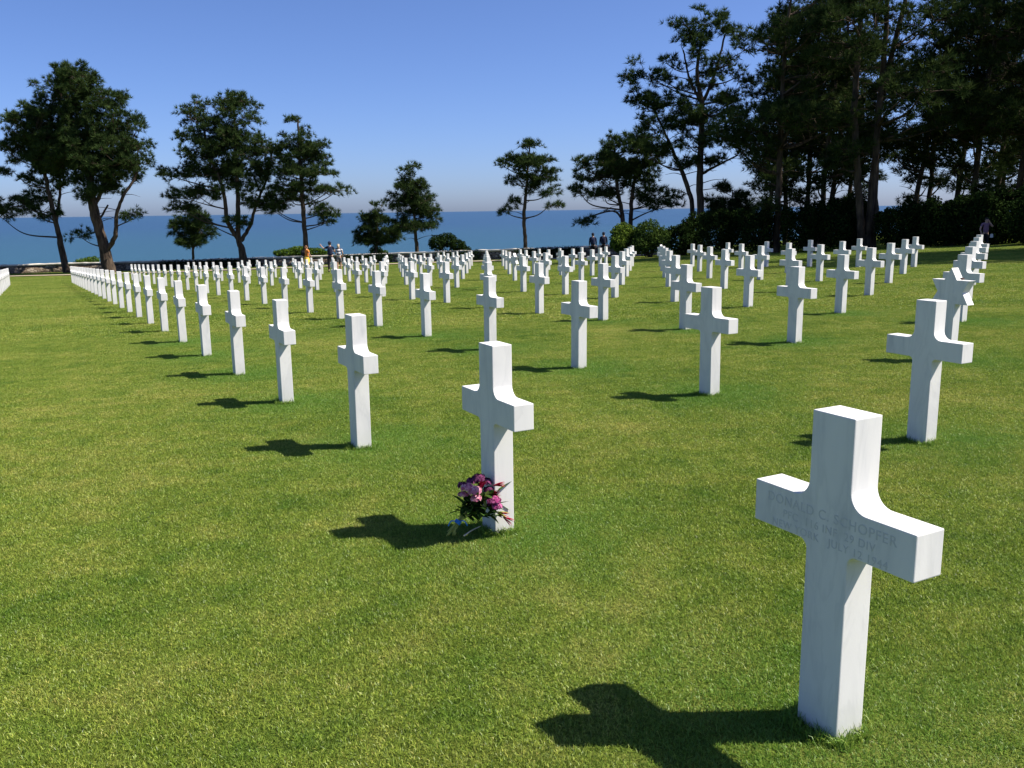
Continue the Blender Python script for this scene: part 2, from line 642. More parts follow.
def spots(d0, d1, step, margin=0.04, xr=None):
    out = []
    y = d0
    while y < d1:
        half = y * 0.70 + 3.0 + margin
        x = -half
        while x < half:
            out.append((x + rng.uniform(-0.4, 0.4) * step, y + rng.uniform(-0.4, 0.4) * step))
            x += step
        y += step
    P = np.array(out)
    P = P[P[:, 1] < y_edge(P[:, 0]) - 1.0]
    z = gz(P[:, 0], P[:, 1]) + np.array([bumpz(a, b_) for a, b_ in P])
    return np.column_stack([P, z - 0.014])


P = spots(1.35, 15, 0.21)
dc = near_cross(P)
hN = np.array([noise.noise((a * 1.3, b_ * 1.3, 1.0)) for a, b_, _ in P])
hv = 0.95 + 0.35 * hN + 0.12 * np.exp(-(dc / 0.28) ** 2)
sc = np.column_stack([np.ones(len(P)), np.ones(len(P)), hv])
fr = np.clip(0.85 * np.exp(-(dc / 0.58) ** 2) * (0.6 + 0.9 * rng.random(len(P))), 0, 0.8)
grass_object('lawn_grass', 'short mown turf in the foreground, yellowish green with fresher patches', 0.24, 3600, (0.012, 0.025), 0.0014, (P, sc, fr), 1.45)
P = spots(14.7, 84, 0.62)
hv = 0.9 + 0.5 * np.array([noise.noise((a * 0.8, b_ * 0.8, 1.0)) for a, b_, _ in P])
sc = np.column_stack([np.ones(len(P)), np.ones(len(P)), hv])
grass_object('lawn_grass', 'mown turf among the farther crosses', 0.62, 5200, (0.018, 0.038), 0.0038, (P, sc, np.zeros(len(P))), 1.15)
# longer blades the mower misses, hugging each near stone
PT = []
for (u, r), c in zip(CROSSES, CPOS):
    if c[1] < 16:
        a = ANG + math.pi / 2
        for k in range(140 if c[1] < 9 else 40):
            side = random.random()
            if side < 0.25:
                lx, ly = -0.072 * S - random.uniform(0.0, 0.05), random.uniform(-0.06, 0.06)
            elif side < 0.5:
                lx, ly = 0.072 * S + random.uniform(0.0, 0.05), random.uniform(-0.06, 0.06)
            elif side < 0.75:
                lx, ly = random.uniform(-0.09, 0.09), 0.055 + random.uniform(0, 0.05)
            else:
                lx, ly = random.uniform(-0.09, 0.09), -0.055 - random.uniform(0, 0.05)
            x = c[0] + lx * math.cos(a) - ly * math.sin(a)
            y = c[1] + lx * math.sin(a) + ly * math.cos(a)
            PT.append((x, y, float(gz(x, y)) + bumpz(x, y) - 0.012))
P = np.array(PT)
h = rng.uniform(0.6, 1.3, len(P))
grass_object('long_grass', 'longer fresh green blades left round the feet of the nearest crosses', 0.02, 9, (0.025, 0.06), 0.0015, (P, np.column_stack([np.ones(len(P)), np.ones(len(P)), h]), rng.uniform(0.3, 1.0, len(P))), 0.7)


# ------------------------------------------------------------------ marble markers
def extrude_profile(name, pts, depth, bev):
    bm = bmesh.new()
    vs = [bm.verts.new((x, depth / 2, z)) for x, z in pts]
    f = bm.faces.new(vs)
    ex = bmesh.ops.extrude_face_region(bm, geom=[f])
    nv = [e for e in ex['geom'] if isinstance(e, bmesh.types.BMVert)]
    bmesh.ops.translate(bm, vec=(0, -depth, 0), verts=nv)
    bmesh.ops.recalc_face_normals(bm, faces=bm.faces[:])
    rim = [e for e in bm.edges if abs(e.verts[0].co.y - e.verts[1].co.y) < 1e-6]
    sharp = [e for e in bm.edges if abs(e.verts[0].co.y - e.verts[1].co.y) > 1e-6 and e.calc_face_angle(0) > 0.9]
    bmesh.ops.bevel(bm, geom=rim + sharp, offset=bev, segments=2, profile=0.6, affect='EDGES')
    me = bpy.data.meshes.new(name)
    bm.to_mesh(me)
    bm.free()
    return me


def arc(cx, cz, r, a0, a1, n=12):
    return [(cx + r * math.cos(R(a0 + (a1 - a0) * i / n)), cz + r * math.sin(R(a0 + (a1 - a0) * i / n))) for i in range(n + 1)]


def cross_profile():
    w, A, zt, zl, zh = 0.0785, 0.303, 1.0, 0.597, 0.731
    ru, rl = 0.058, 0.030
    right = [(w, -0.12)] + arc(w + rl, zl - rl, rl, 180, 90) + [(A, zl), (A, zh)] + arc(w + ru, zh + ru, ru, 270, 180) + [(w, zt)]
    left = [(-x, z) for x, z in reversed(right)]
    return [(x * S, z * S) for x, z in right + left]


cross_me = extrude_profile('marble_cross', cross_profile(), 0.113 * S, 0.0035)
cross_me.materials.append(M['marble'])


def star_profile():
    Rr, cz, w = 0.262, 0.745, 0.070
    pts = []
    for k in range(12):
        a = 90 + 30 * k
        rr = Rr if k % 2 == 0 else Rr / math.sqrt(3)
        pts.append((rr * math.cos(R(a)), cz + rr * math.sin(R(a))))
    # lowest point (k = 6) melts into the post
    out = []
    for k, (x, z) in enumerate(pts):
        if k == 6:
            zc = cz - Rr / math.sqrt(3) - 0.03
            out += [(-w, zc), (-w, -0.12), (w, -0.12), (w, zc)]
        else:
            out.append((x, z))
    return [(x * S, z * S) for x, z in out]


star_me = extrude_profile('marble_star', star_profile(), 0.113 * S, 0.003)
star_me.materials.append(M['marble'])

ORD = ['', 'first', 'second', 'third', 'fourth', 'fifth', 'sixth', 'seventh', 'eighth', 'ninth', 'tenth', 'eleventh', 'twelfth', 'thirteenth', 'fourteenth', 'fifteenth', 'sixteenth', 'seventeenth']
ROW = {-1: 'the row at the left edge', 0: 'the bouquet row'}
for i in range(1, 8):
    ROW[i] = 'the %s row behind the bouquet row' % ORD[i]
STARS = {(2, 2): 'white marble Star of David headstone with a pebble on it, nearest of the stars',
         (12, 4): 'white marble Star of David headstone far off near the middle of the field',
         (14, 7): 'white marble Star of David headstone in the hindmost row by the dark hedge',
         (22, 5): 'white marble Star of David headstone far off, left of the middle grass lane'}
for (u, r), c in zip(CROSSES, CPOS):
    first = 0 if r == 0 else max(r, 0) if r >= 0 else 15
    last = 26 if r <= 4 else 25
    near_i, far_i = u - first + 1, last - u + 1
    star = (u, r) in STARS
    o = bpy.data.objects.new('star_headstone' if star else 'cross_headstone', star_me if star else cross_me)
    COL.objects.link(o)
    o.location = (c[0], c[1], c[2] + bumpz(c[0], c[1]))
    o.rotation_euler = (random.gauss(0, 0.003), random.gauss(0, 0.003), ANG + math.pi / 2 + random.gauss(0, 0.006))
    if (u, r) in ((0, 0), (1, 0), (1, 1)):
        o.location.z = c[2] - 0.004
        o.rotation_euler = (0, 0, ANG + math.pi / 2)
    if (u, r) == (0, 0):
        o.location.z = c[2] - 0.014
        o.scale.z = 1.022
    if star:
        lab = STARS[(u, r)]
        cat = 'headstone'
    else:
        if (u, r) == (0, 0):
            lab = 'largest nearest white marble cross with an engraved name'
        elif (u, r) == (1, 0):
            lab = 'white marble cross with a bouquet leaning at its foot'
        elif (u, r) == (1, 1):
            lab = 'white marble cross in front of the nearest Star of David headstone'
        elif near_i <= far_i:
            lab = 'white cross, %s from the near end of %s' % (ORD[near_i], ROW[r])
        else:
            lab = 'white cross, %s from the far end of %s' % (ORD[far_i], ROW[r])
        cat = 'headstone'
    tag(o, lab, cat, 'white marble headstones in rows')
    if (u, r) == (0, 0):
        for k, (txt, zc, size) in enumerate([('DONALD C. SCHOPFER', 0.686, 0.0425), ('PFC  116 INF  29 DIV', 0.648, 0.035), ('NEW YORK   JULY 12 1944', 0.612, 0.034)]):
            cu = bpy.data.curves.new('txt', 'FONT')
            cu.body = txt
            cu.size = size * S
            cu.align_x = 'CENTER'
            cu.space_character = 1.12
            cu.extrude = 0.0004
            to = bpy.data.objects.new('txt', cu)
            COL.objects.link(to)
            bpy.context.view_layer.update()
            me = bpy.data.meshes.new_from_object(to.evaluated_get(bpy.context.evaluated_depsgraph_get()))
            bpy.data.objects.remove(to)
            me.transform(Matrix(((-1, 0, 0, 0.003 * S), (0, 0, 1, 0.113 * S / 2 + 0.0004), (0, 1, 0, (zc - 0.008) * S), (0, 0, 0, 1))))
            me.materials.clear()
            obj('inscription', me, M['cut'], o)
    if (u, r) == (2, 2):
        star_obj = o

bm = bmesh.new()
bmesh.ops.create_icosphere(bm, subdivisions=2, radius=0.017)
for v_ in bm.verts:
    v_.co = Vector((v_.co.x * 1.3, v_.co.y, v_.co.z * 0.65)) * (1 + 0.25 * noise.noise(v_.co * 60))
me = bpy.data.meshes.new('pebble')
bm.to_mesh(me)
bm.free()
smooth(me)
po = obj('pebble', me, M['pebble'])
c = grid(2, 2)
lx = -0.105 * S
a_ = ANG + math.pi / 2
po.location = (c[0] + lx * math.cos(a_), c[1] + lx * math.sin(a_), c[2] + 0.888 * S + 0.008)
tag(po, 'small dark pebble left on top of the nearest Star of David headstone', 'pebble')


# ------------------------------------------------------------------ bouquet at the foot of the second cross
def petal_ball(cen, rad, n, ps, flat=0.8):
    nrm = unit(n)
    nrm[:, 2] = np.abs(nrm[:, 2]) * 0.8 + 0.1 * rng.random(n)
    pos = cen + nrm * rad * rng.uniform(0.65, 1.0, n)[:, None] * np.array([1, 1, flat])
    t = np.cross(nrm, unit(n))
    t /= np.linalg.norm(t, axis=1)[:, None]
    bb = np.cross(nrm, t)
    nn = nrm * 0.35
    s_ = ps * rng.uniform(0.7, 1.2, n)[:, None]
    V = np.stack([pos - t * s_, pos + (bb * 0.7 + nn) * s_, pos + (t + nn) * s_ * 1.0, pos - (bb * 0.7 - nn) * s_], 1).reshape(-1, 3)
    i0 = np.arange(n) * 4
    return V, np.stack([i0, i0 + 1, i0 + 2, i0 + 3], -1), rng.random(n)


def leaf_shape(p0, d, L_, w, bend):
    d = Vector(d).normalized()
    sx = d.cross(Vector((0.1, 0.2, 1))).normalized()
    n_ = sx.cross(d)
    V, k = [], 7
    for i in range(k):
        t = i / (k - 1)
        ww = w * math.sin(math.pi * min(0.03 + t, 1.0)) ** 0.8 * (1 - 0.3 * t)
        c = Vector(p0) + d * L_ * t - Vector((0, 0, 1)) * bend * t * t
        V += [c - sx * ww + n_ * ww * 0.3, c - n_ * 0.0, c + sx * ww + n_ * ww * 0.3]
    Fc = []
    for i in range(k - 1):
        for j in (0, 1):
            Fc.append([3 * i + j, 3 * i + j + 1, 3 * i + j + 4, 3 * i + j + 3])
    return V, Fc


BQ = empty('bouquet', gpt(474, 534))
tag(BQ, 'bouquet of pink and purple flowers tied with blue ribbon leaning on a cross', 'bouquet')
bq0 = BQ.location.copy()
DB = bq0.y
M['pink'] = leaf_mat('pink_petals', (0.46, 0.11, 0.21), (0.90, 0.52, 0.58), 0.3)
M['purple'] = leaf_mat('purple_petals', (0.08, 0.018, 0.06), (0.25, 0.08, 0.17), 0.2)
M['magenta'] = leaf_mat('magenta_petals', (0.32, 0.04, 0.16), (0.62, 0.18, 0.38), 0.3)
M['red'] = leaf_mat('red_petals', (0.30, 0.008, 0.03), (0.5, 0.03, 0.08), 0.3)
M['bleaf'] = leaf_mat('bouquet_leaves', (0.018, 0.05, 0.012), (0.09, 0.16, 0.03), 0.25)
M['yleaf'] = leaf_mat('pale_leaves', (0.3, 0.34, 0.06), (0.45, 0.48, 0.12), 0.3)
M['ribbon'] = mat('blue_ribbon', (0.04, 0.22, 0.62), 0.4)


def bqp(px, py, dd=0.0):
    return np.array(at(px, py, DB + dd) - bq0)


tie = bqp(458, 522, -0.035)
heads = [('pink', 468, 489, -0.05, 0.033, 50, 0.012), ('pink', 475, 492, -0.06, 0.034, 52, 0.012), ('pink', 476, 499, -0.06, 0.026, 34, 0.011), ('pink', 463, 495, -0.05, 0.022, 26, 0.010),
         ('purple', 479, 479, 0.03, 0.032, 44, 0.012), ('purple', 486, 483, 0.04, 0.028, 36, 0.012), ('purple', 472, 482, 0.03, 0.028, 36, 0.011), ('purple', 463, 486, 0.02, 0.026, 30, 0.011), ('purple', 489, 491, 0.03, 0.028, 34, 0.011),
         ('magenta', 494, 501, -0.04, 0.032, 54, 0.010), ('magenta', 497, 507, -0.04, 0.027, 40, 0.010), ('magenta', 491, 505, -0.02, 0.018, 22, 0.010)]
for mt, px, py, dd, rad, n, ps in heads:
    c = bqp(px, py, dd)
    V, Q, v = petal_ball(c, rad, n * 2, ps)
    obj('flower', np_mesh('flower', V, Q, v), M[mt], BQ)
for px, py, dd, dr in [(498, 485, 0.0, (1, 0, 0.15)), (493, 493, -0.01, (0.9, -0.2, 0.1)), (502, 515, -0.01, (1, 0, -0.35)), (507, 520, 0.0, (0.8, -0.1, -0.5)), (482, 486, 0.01, (0.4, 0, 1))]:
    c = bqp(px, py, dd)
    VV, FF, n0 = [], [], 0
    for k in range(9):
        d = Vector(dr) + Vector(unit(1)[0]) * 0.35
        V, Fc = leaf_shape(c - np.array(Vector(dr).normalized()) * 0.025, d, 0.062, 0.011, 0.0)
        VV += [tuple(q) for q in V]
        FF += [[a + n0 for a in f] for f in Fc]
        n0 += len(V)
    obj('flower', np_mesh('bud', VV, np.array(FF), rng.random(len(FF))), M['red'], BQ)
VV, FF, n0 = [], [], 0
for k in range(120):
    t = 0.42 + 0.58 * random.random() ** 0.8
    c = tie * (1 - t) + bqp(random.uniform(466, 500), random.uniform(488, 516), random.uniform(-0.03, 0.06)) * t
    d = Vector((random.uniform(-0.6, 1.0), random.uniform(-0.8, 0.4), random.uniform(-0.15, 0.9)))
    V, Fc = leaf_shape(c, d, random.uniform(0.06, 0.11), random.uniform(0.012, 0.023), random.uniform(0.0, 0.04))
    V = [Vector((q.x, q.y, max(q.z, 0.012))) for q in (Vector(w) for w in V)]
    VV += [tuple(q) for q in V]
    FF += [[a + n0 for a in f] for f in Fc]
    n0 += len(V)
obj('leaves', np_mesh('leaves', VV, np.array(FF), rng.random(len(FF)) ** 1.6), M['bleaf'], BQ)
VV, FF, n0 = [], [], 0
for c, d in [(bqp(486, 500, -0.03), (0.2, -0.2, 1)), (bqp(497, 512, -0.02), (1, -0.2, 0.1)), (bqp(494, 511, -0.02), (0.9, -0.4, -0.2)), (bqp(484, 497, -0.03), (0.1, -0.4, -1))]:
    V, Fc = leaf_shape(c, d, 0.065, 0.011, 0.01)
    VV += [tuple(q) for q in V]
    FF += [[a + n0 for a in f] for f in Fc]
    n0 += len(V)
obj('leaves', np_mesh('leaves', VV, np.array(FF), rng.random(len(FF))), M['yleaf'], BQ)
paths = []
for k in range(11):
    e = bqp(random.uniform(446, 456), random.uniform(531, 538), random.uniform(-0.06, -0.02))
    e[2] = max(e[2], 0.012)
    t_ = tie + np.array([random.uniform(-0.008, 0.008), random.uniform(-0.008, 0.008), random.uniform(-0.006, 0.006)])
    h_ = bqp(random.uniform(466, 496), random.uniform(488, 510), random.uniform(-0.01, 0.05))
    paths.append((spline([e, t_, h_], 5), np.full(11, 0.0023)))
obj('stem', tubes_mesh('stem', paths, 5), M['stem'], BQ)
th = np.linspace(0, 2 * np.pi, 22)
ax = np.array(Vector(bqp(470, 505) - tie).normalized())
b1 = np.cross(ax, [0, 1, 0.2])
b1 /= np.linalg.norm(b1)
b2 = np.cross(ax, b1)
paths = [(tie + 0.014 * (b1 * np.cos(th)[:, None] + b2 * np.sin(th)[:, None]) + ax * o_, np.full(22, 0.0035)) for o_ in (-0.006, 0, 0.006)]
for sx in (-1, 1):
    paths.append((spline([tie + b2 * -0.014, tie + np.array([sx * 0.03, -0.02, 0.012]), tie + np.array([sx * 0.045, -0.02, -0.012])], 5), np.full(11, 0.003)))
obj('ribbon', tubes_mesh('ribbon', paths, 5), M['ribbon'], BQ)
tw = [gpt(464, 540) + Vector((0, 0, 0.02)), gpt(472, 536) + Vector((0, 0, 0.028)), gpt(481, 532) + Vector((0, 0, 0.03))]
tw0 = tw[0].copy()
to = obj('twig', tubes_mesh('twig', [(spline([tuple(q - tw0) for q in tw], 4), np.linspace(0.004, 0.0025, 9))], 5), mat('dry_twig', (0.5, 0.44, 0.34), 0.9))
to.location = tw0
tag(to, 'pale dry twig lying in the grass beside the bouquet', 'twig')


# ------------------------------------------------------------------ wall and low hedges
def stone_mat():
    m = mat('rubble_stone', rough=0.95, spec=0.1)
    b = m.node_tree.nodes['Principled BSDF']
    g = nd(m, 'ShaderNodeNewGeometry')
    vo = nd(m, 'ShaderNodeTexVoronoi', Scale=3.0)
    mp = nd(m, 'ShaderNodeMapping')
    mp.inputs['Scale'].default_value = (1, 1, 2.2)
    ln(m, g.outputs['Position'], mp.inputs[0])
    ln(m, mp.outputs[0], vo.inputs['Vector'])
    r = ramp(m, vo.outputs['Color'], [(0.1, (0.11, 0.085, 0.06)), (0.5, (0.22, 0.165, 0.12)), (0.9, (0.33, 0.28, 0.22))])
    vo2 = nd(m, 'ShaderNodeTexVoronoi', Scale=3.0, feature='DISTANCE_TO_EDGE')
    ln(m, mp.outputs[0], vo2.inputs['Vector'])
    r2 = ramp(m, vo2.outputs['Distance'], [(0.0, (0.2, 0.2, 0.2)), (0.12, (1, 1, 1))])
    mu = nd(m, 'ShaderNodeMix', data_type='RGBA', blend_type='MULTIPLY')
    mu.inputs[0].default_value = 1
    ln(m, r.outputs[0], mu.inputs[6])
    ln(m, r2.outputs[0], mu.inputs[7])
    ln(m, mu.outputs[2], b.inputs['Base Color'])
    bp = nd(m, 'ShaderNodeBump', Strength=1.0, Distance=0.05)
    ln(m, vo2.outputs['Distance'], bp.inputs['Height'])
    ln(m, bp.outputs[0], b.inputs['Normal'])
    return m


M['stone'] = stone_mat()
M['cap'] = noise_mat('capping_stone', [(0.35, (0.42, 0.38, 0.32)), (0.65, (0.66, 0.62, 0.55))], 1.5, 6, 0.9, 0.5, 8)


def ribbon_wall(name, pts, z0, z1, th, m_, parent, jit=0.0):
    V, Fc = [], []
    P = spline([(p.x, p.y, p.z) for p in pts], 10)
    for i, p in enumerate(P):
        t = P[min(i + 1, len(P) - 1)] - P[max(i - 1, 0)]
        nn = np.array([-t[1], t[0], 0])
        nn /= np.linalg.norm(nn)
        g = float(gz(p[0], p[1]))
        j1, j2 = random.uniform(-jit, jit), random.uniform(-jit, jit)
        for s_, zz in ((-1, z0), (1, z0), (1, z1), (-1, z1)):
            q = p[:2] + nn[:2] * th / 2 * s_ * (1 + j2)
            V.append((q[0], q[1], g + zz + (j1 if zz == z1 else 0)))
    n = len(P)
    for i in range(n - 1):
        a, b_ = 4 * i, 4 * i + 4
        for k in range(4):
            Fc.append([a + k, a + (k + 1) % 4, b_ + (k + 1) % 4, b_ + k])
    Fc.append([3, 2, 1, 0])
    Fc.append([4 * n - 4, 4 * n - 3, 4 * n - 2, 4 * n - 1])
    o = obj(name, np_mesh(name, V, np.array(Fc)), m_, parent)
    return o


WH = 0.62
w_e = empty('stone_wall', (0, 0, 0))
tag(w_e, 'low rubble stone wall with pale capping stones at the far edge of the lawn', 'wall')
ribbon_wall('masonry', WALL, -0.5, WH, 0.5, M['stone'], w_e, 0.0)
ribbon_wall('capping', WALL, WH + 0.003, WH + 0.15, 0.62, M['cap'], w_e, 0.03)


# ------------------------------------------------------------------ leafy bushes
def leaves_in(lobes, n, size, shell=0.35, upbias=0.3, zmin=None):
    """lobes: [(centre, (rx, ry, rz))]; leaves near the surface of their union"""
    vol = np.array([r_[0] * r_[1] + r_[1] * r_[2] + r_[0] * r_[2] for _, r_ in lobes])
    pick = rng.choice(len(lobes), n, p=vol / vol.sum())
    cen = np.array([l[0] for l in lobes])[pick]
    rad = np.array([l[1] for l in lobes])[pick]
    d = unit(n)
    rr = 1 - shell * rng.random(n) ** 1.4
    fz = np.array([1 + 0.22 * noise.noise(Vector(q) * 3.1) + 0.10 * noise.noise(Vector(q) * 9) for q in (d + cen * 0.37)])
    pos = cen + d * rad * (rr * fz)[:, None]
    if zmin is not None:
        pos[:, 2] = np.maximum(pos[:, 2], zmin + 0.02 * rng.random(n))
    nrm = unit(n) + d * 0.5
    nrm[:, 2] += upbias
    nrm /= np.linalg.norm(nrm, axis=1)[:, None]
    t = np.cross(nrm, unit(n))
    t /= np.linalg.norm(t, axis=1)[:, None]
    bb = np.cross(nrm, t)
    s_ = (size * rng.uniform(0.6, 1.3, n))[:, None]
    V = np.stack([pos - t * s_, pos + bb * s_ * 0.5, pos + t * s_, pos - bb * s_ * 0.5], 1).reshape(-1, 3)
    i0 = np.arange(n) * 4
    return V, np.stack([i0, i0 + 1, i0 + 2, i0 + 3], -1), rng.random(n) ** 1.3


def bush(base, lobes, label, m_, n, size=0.07, name='bush', group=None, cat='bush'):
    base = Vector(base)
    e = empty(name, base)
    tag(e, label, cat, group)
    L2 = [(np.array(Vector(c) - base), r_) for c, r_ in lobes]
    if group and m_ == M['leaf_dark']:
        for c, r_ in list(L2):
            for k in range(4):
                o_ = np.array([rng.uniform(-0.8, 0.8) * r_[0], rng.uniform(-0.7, 0.3) * r_[1], r_[2] * rng.uniform(0.5, 0.85)])
                q_ = rng.uniform(0.25, 0.45)
                L2.append((c + o_, (r_[0] * q_, r_[1] * q_, r_[2] * q_ * 1.2)))
    V, Q, v = leaves_in(L2, n, size, 0.5)
    obj('foliage', np_mesh('foliage', V, Q, v), m_, e)
    paths = []
    for c, r_ in L2:
        for k in range(5):
            tgt = c + unit(1)[0] * np.array(r_) * 0.75
            paths.append((spline([(random.uniform(-.15, .15), random.uniform(-.15, .15), -0.1), tgt * 0.5 + [0, 0, 0.1], tgt], 4), np.linspace(0.045, 0.012, 9)))
    obj('branches', tubes_mesh('branches', paths, 5), M['bark'], e)
    return e


def lobes_px(D, L_):
    """ellipses given as (px, py, rx, ry, depth offset)"""
    out = []
    for px, py, rx, ry, dd in L_:
        d = D + dd
        k = d / FPX
        out.append((at(px, py, d), (rx * k, min(rx, ry * 1.6) * k, ry * k)))
    return out


def bush_px(D, base_px, L_, label, m_, n, size=0.07, name='bush', group=None, cat='bush'):
    b0 = at(base_px, 240, D)
    b0.z = float(gz(b0.x, b0.y))
    return bush(b0, lobes_px(D, L_), label, m_, n, size, name, group, cat)


# low dark hedges hiding stretches of the wall
for x0, x1, yt, lab in [(163, 258, 260.5, 'low dark hedge hiding the wall behind the left half of the crosses'),
                        (338, 393, 254.5, 'low dark hedge behind the crosses, right of the couple'),
                        (441, 478, 250.5, 'low dark hedge right of the round bush on the wall'),
                        (520, 582, 246.5, 'low dark hedge on the wall left of the two men in dark jackets')]:
    def wy(px):
        xs = [q[0] for q in WALL_PX]
        return float(np.interp(px, xs, [w.y for w in WALL]))
    L_ = []
    for px in np.arange(x0, x1, 7.0):
        D = wy(px) - 0.75
        gp = at(px, 260, D)
        g_ = float(gz(gp.x, gp.y))
        hh = 0.83
        L_.append(((gp.x, gp.y, g_ + hh * 0.5), (0.55, 0.42, hh * 0.52)))
    b0 = Vector(L_[len(L_) // 2][0])
    b0.z = float(gz(b0.x, b0.y))
    e = empty('low_hedge', b0)
    tag(e, lab, 'hedge')
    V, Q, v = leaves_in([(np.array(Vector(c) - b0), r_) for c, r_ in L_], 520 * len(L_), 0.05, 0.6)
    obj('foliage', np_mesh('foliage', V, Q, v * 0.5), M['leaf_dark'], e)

bush_px(84, 87, [(84, 263, 9, 5, 0), (92, 262, 8, 6, 0.5), (78, 265, 6, 3, 0)], 'small bright green bush behind the wall near the left trees', M['leaf_mid'], 2600, 0.09)
bush_px(83, 305, [(285, 253, 12, 4, 0), (300, 251, 12, 5, 0.5), (316, 252, 11, 4, 0), (326, 254, 7, 3, 0)], 'low green scrub spilling over the wall behind the woman in yellow', M['leaf_mid'], 5200, 0.09)
bush_px(84, 375, [(376, 252, 7, 6, 0), (383, 254, 6, 4, 0)], 'little green shrub behind the wall below the two small pines', M['leaf_mid'], 1800, 0.09)
bush_px(76, 447, [(437, 243, 9, 8, 0), (447, 240, 10, 7, 0.5), (457, 245, 9, 6, 0), (465, 249, 6, 3, 0)], 'rounded dark green bush above the wall left of centre', M['leaf_dark'], 6000, 0.08)

# bushes of the wood's edge, from left to right
HG = 'bushes along the edge of the pine wood'
bush_px(55, 622, [(622, 235, 11, 12, 0), (630, 240, 12, 13, 0.5), (619, 243, 9, 9, -0.5)], 'sunny yellow green rounded bush beside the two men in dark jackets', M['leaf_sun'], 9000, 0.075, group=HG)
bush_px(54.5, 650, [(648, 236, 15, 16, 0), (660, 240, 12, 13, 0), (640, 245, 10, 9, -0.5)], 'mid green feathery bush right of the yellow green one', M['leaf_soft'], 9000, 0.07, group=HG)
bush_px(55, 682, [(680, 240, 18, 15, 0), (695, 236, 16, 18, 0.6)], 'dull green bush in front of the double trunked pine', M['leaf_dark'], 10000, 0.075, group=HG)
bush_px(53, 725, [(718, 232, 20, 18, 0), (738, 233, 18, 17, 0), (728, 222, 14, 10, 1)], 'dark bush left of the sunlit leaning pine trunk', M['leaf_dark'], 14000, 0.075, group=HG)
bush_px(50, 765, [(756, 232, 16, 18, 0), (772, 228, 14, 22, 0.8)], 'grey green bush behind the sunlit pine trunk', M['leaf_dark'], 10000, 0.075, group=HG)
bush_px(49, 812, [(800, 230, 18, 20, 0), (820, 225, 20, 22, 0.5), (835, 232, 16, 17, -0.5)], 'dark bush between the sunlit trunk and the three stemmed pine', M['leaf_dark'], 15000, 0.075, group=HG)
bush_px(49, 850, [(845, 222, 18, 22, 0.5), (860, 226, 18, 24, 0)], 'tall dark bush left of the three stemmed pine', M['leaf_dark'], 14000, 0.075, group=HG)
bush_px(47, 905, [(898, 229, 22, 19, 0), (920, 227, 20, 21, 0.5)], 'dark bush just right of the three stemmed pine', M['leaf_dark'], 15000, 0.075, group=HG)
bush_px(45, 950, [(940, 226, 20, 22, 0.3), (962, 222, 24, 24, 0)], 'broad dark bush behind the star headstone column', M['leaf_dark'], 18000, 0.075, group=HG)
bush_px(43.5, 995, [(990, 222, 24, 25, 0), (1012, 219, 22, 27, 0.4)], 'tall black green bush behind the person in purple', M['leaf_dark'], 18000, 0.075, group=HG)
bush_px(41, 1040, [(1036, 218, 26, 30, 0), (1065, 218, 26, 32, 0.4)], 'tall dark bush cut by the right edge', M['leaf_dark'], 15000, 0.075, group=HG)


# ------------------------------------------------------------------ pines
def tufts(cen, outv, n_each, nl, w):
    """needle tufts: cen (T,3), outward vectors (T,3)"""
    T = len(cen)
    n = T * n_each
    c = np.repeat(cen, n_each, 0)
    o_ = np.repeat(outv, n_each, 0)
    d = unit(n) * 0.8 + o_ * 0.6 + np.array([0, 0, 0.6])
    d /= np.linalg.norm(d, axis=1)[:, None]
    Ld = (nl * rng.uniform(0.6, 1.25, n))[:, None]
    t = np.cross(d, unit(n))
    t /= np.linalg.norm(t, axis=1)[:, None]
    b0 = c + d * Ld * 0.12
    V = np.stack([b0 - t * w, b0 + t * w, b0 + d * Ld], 1).reshape(-1, 3)
    v = np.repeat(np.clip(rng.normal(0.42, 0.22, T), 0, 1), n_each) + rng.normal(0, 0.1, n)
    return V, np.arange(n * 3).reshape(-1, 3), np.clip(v, 0, 1)


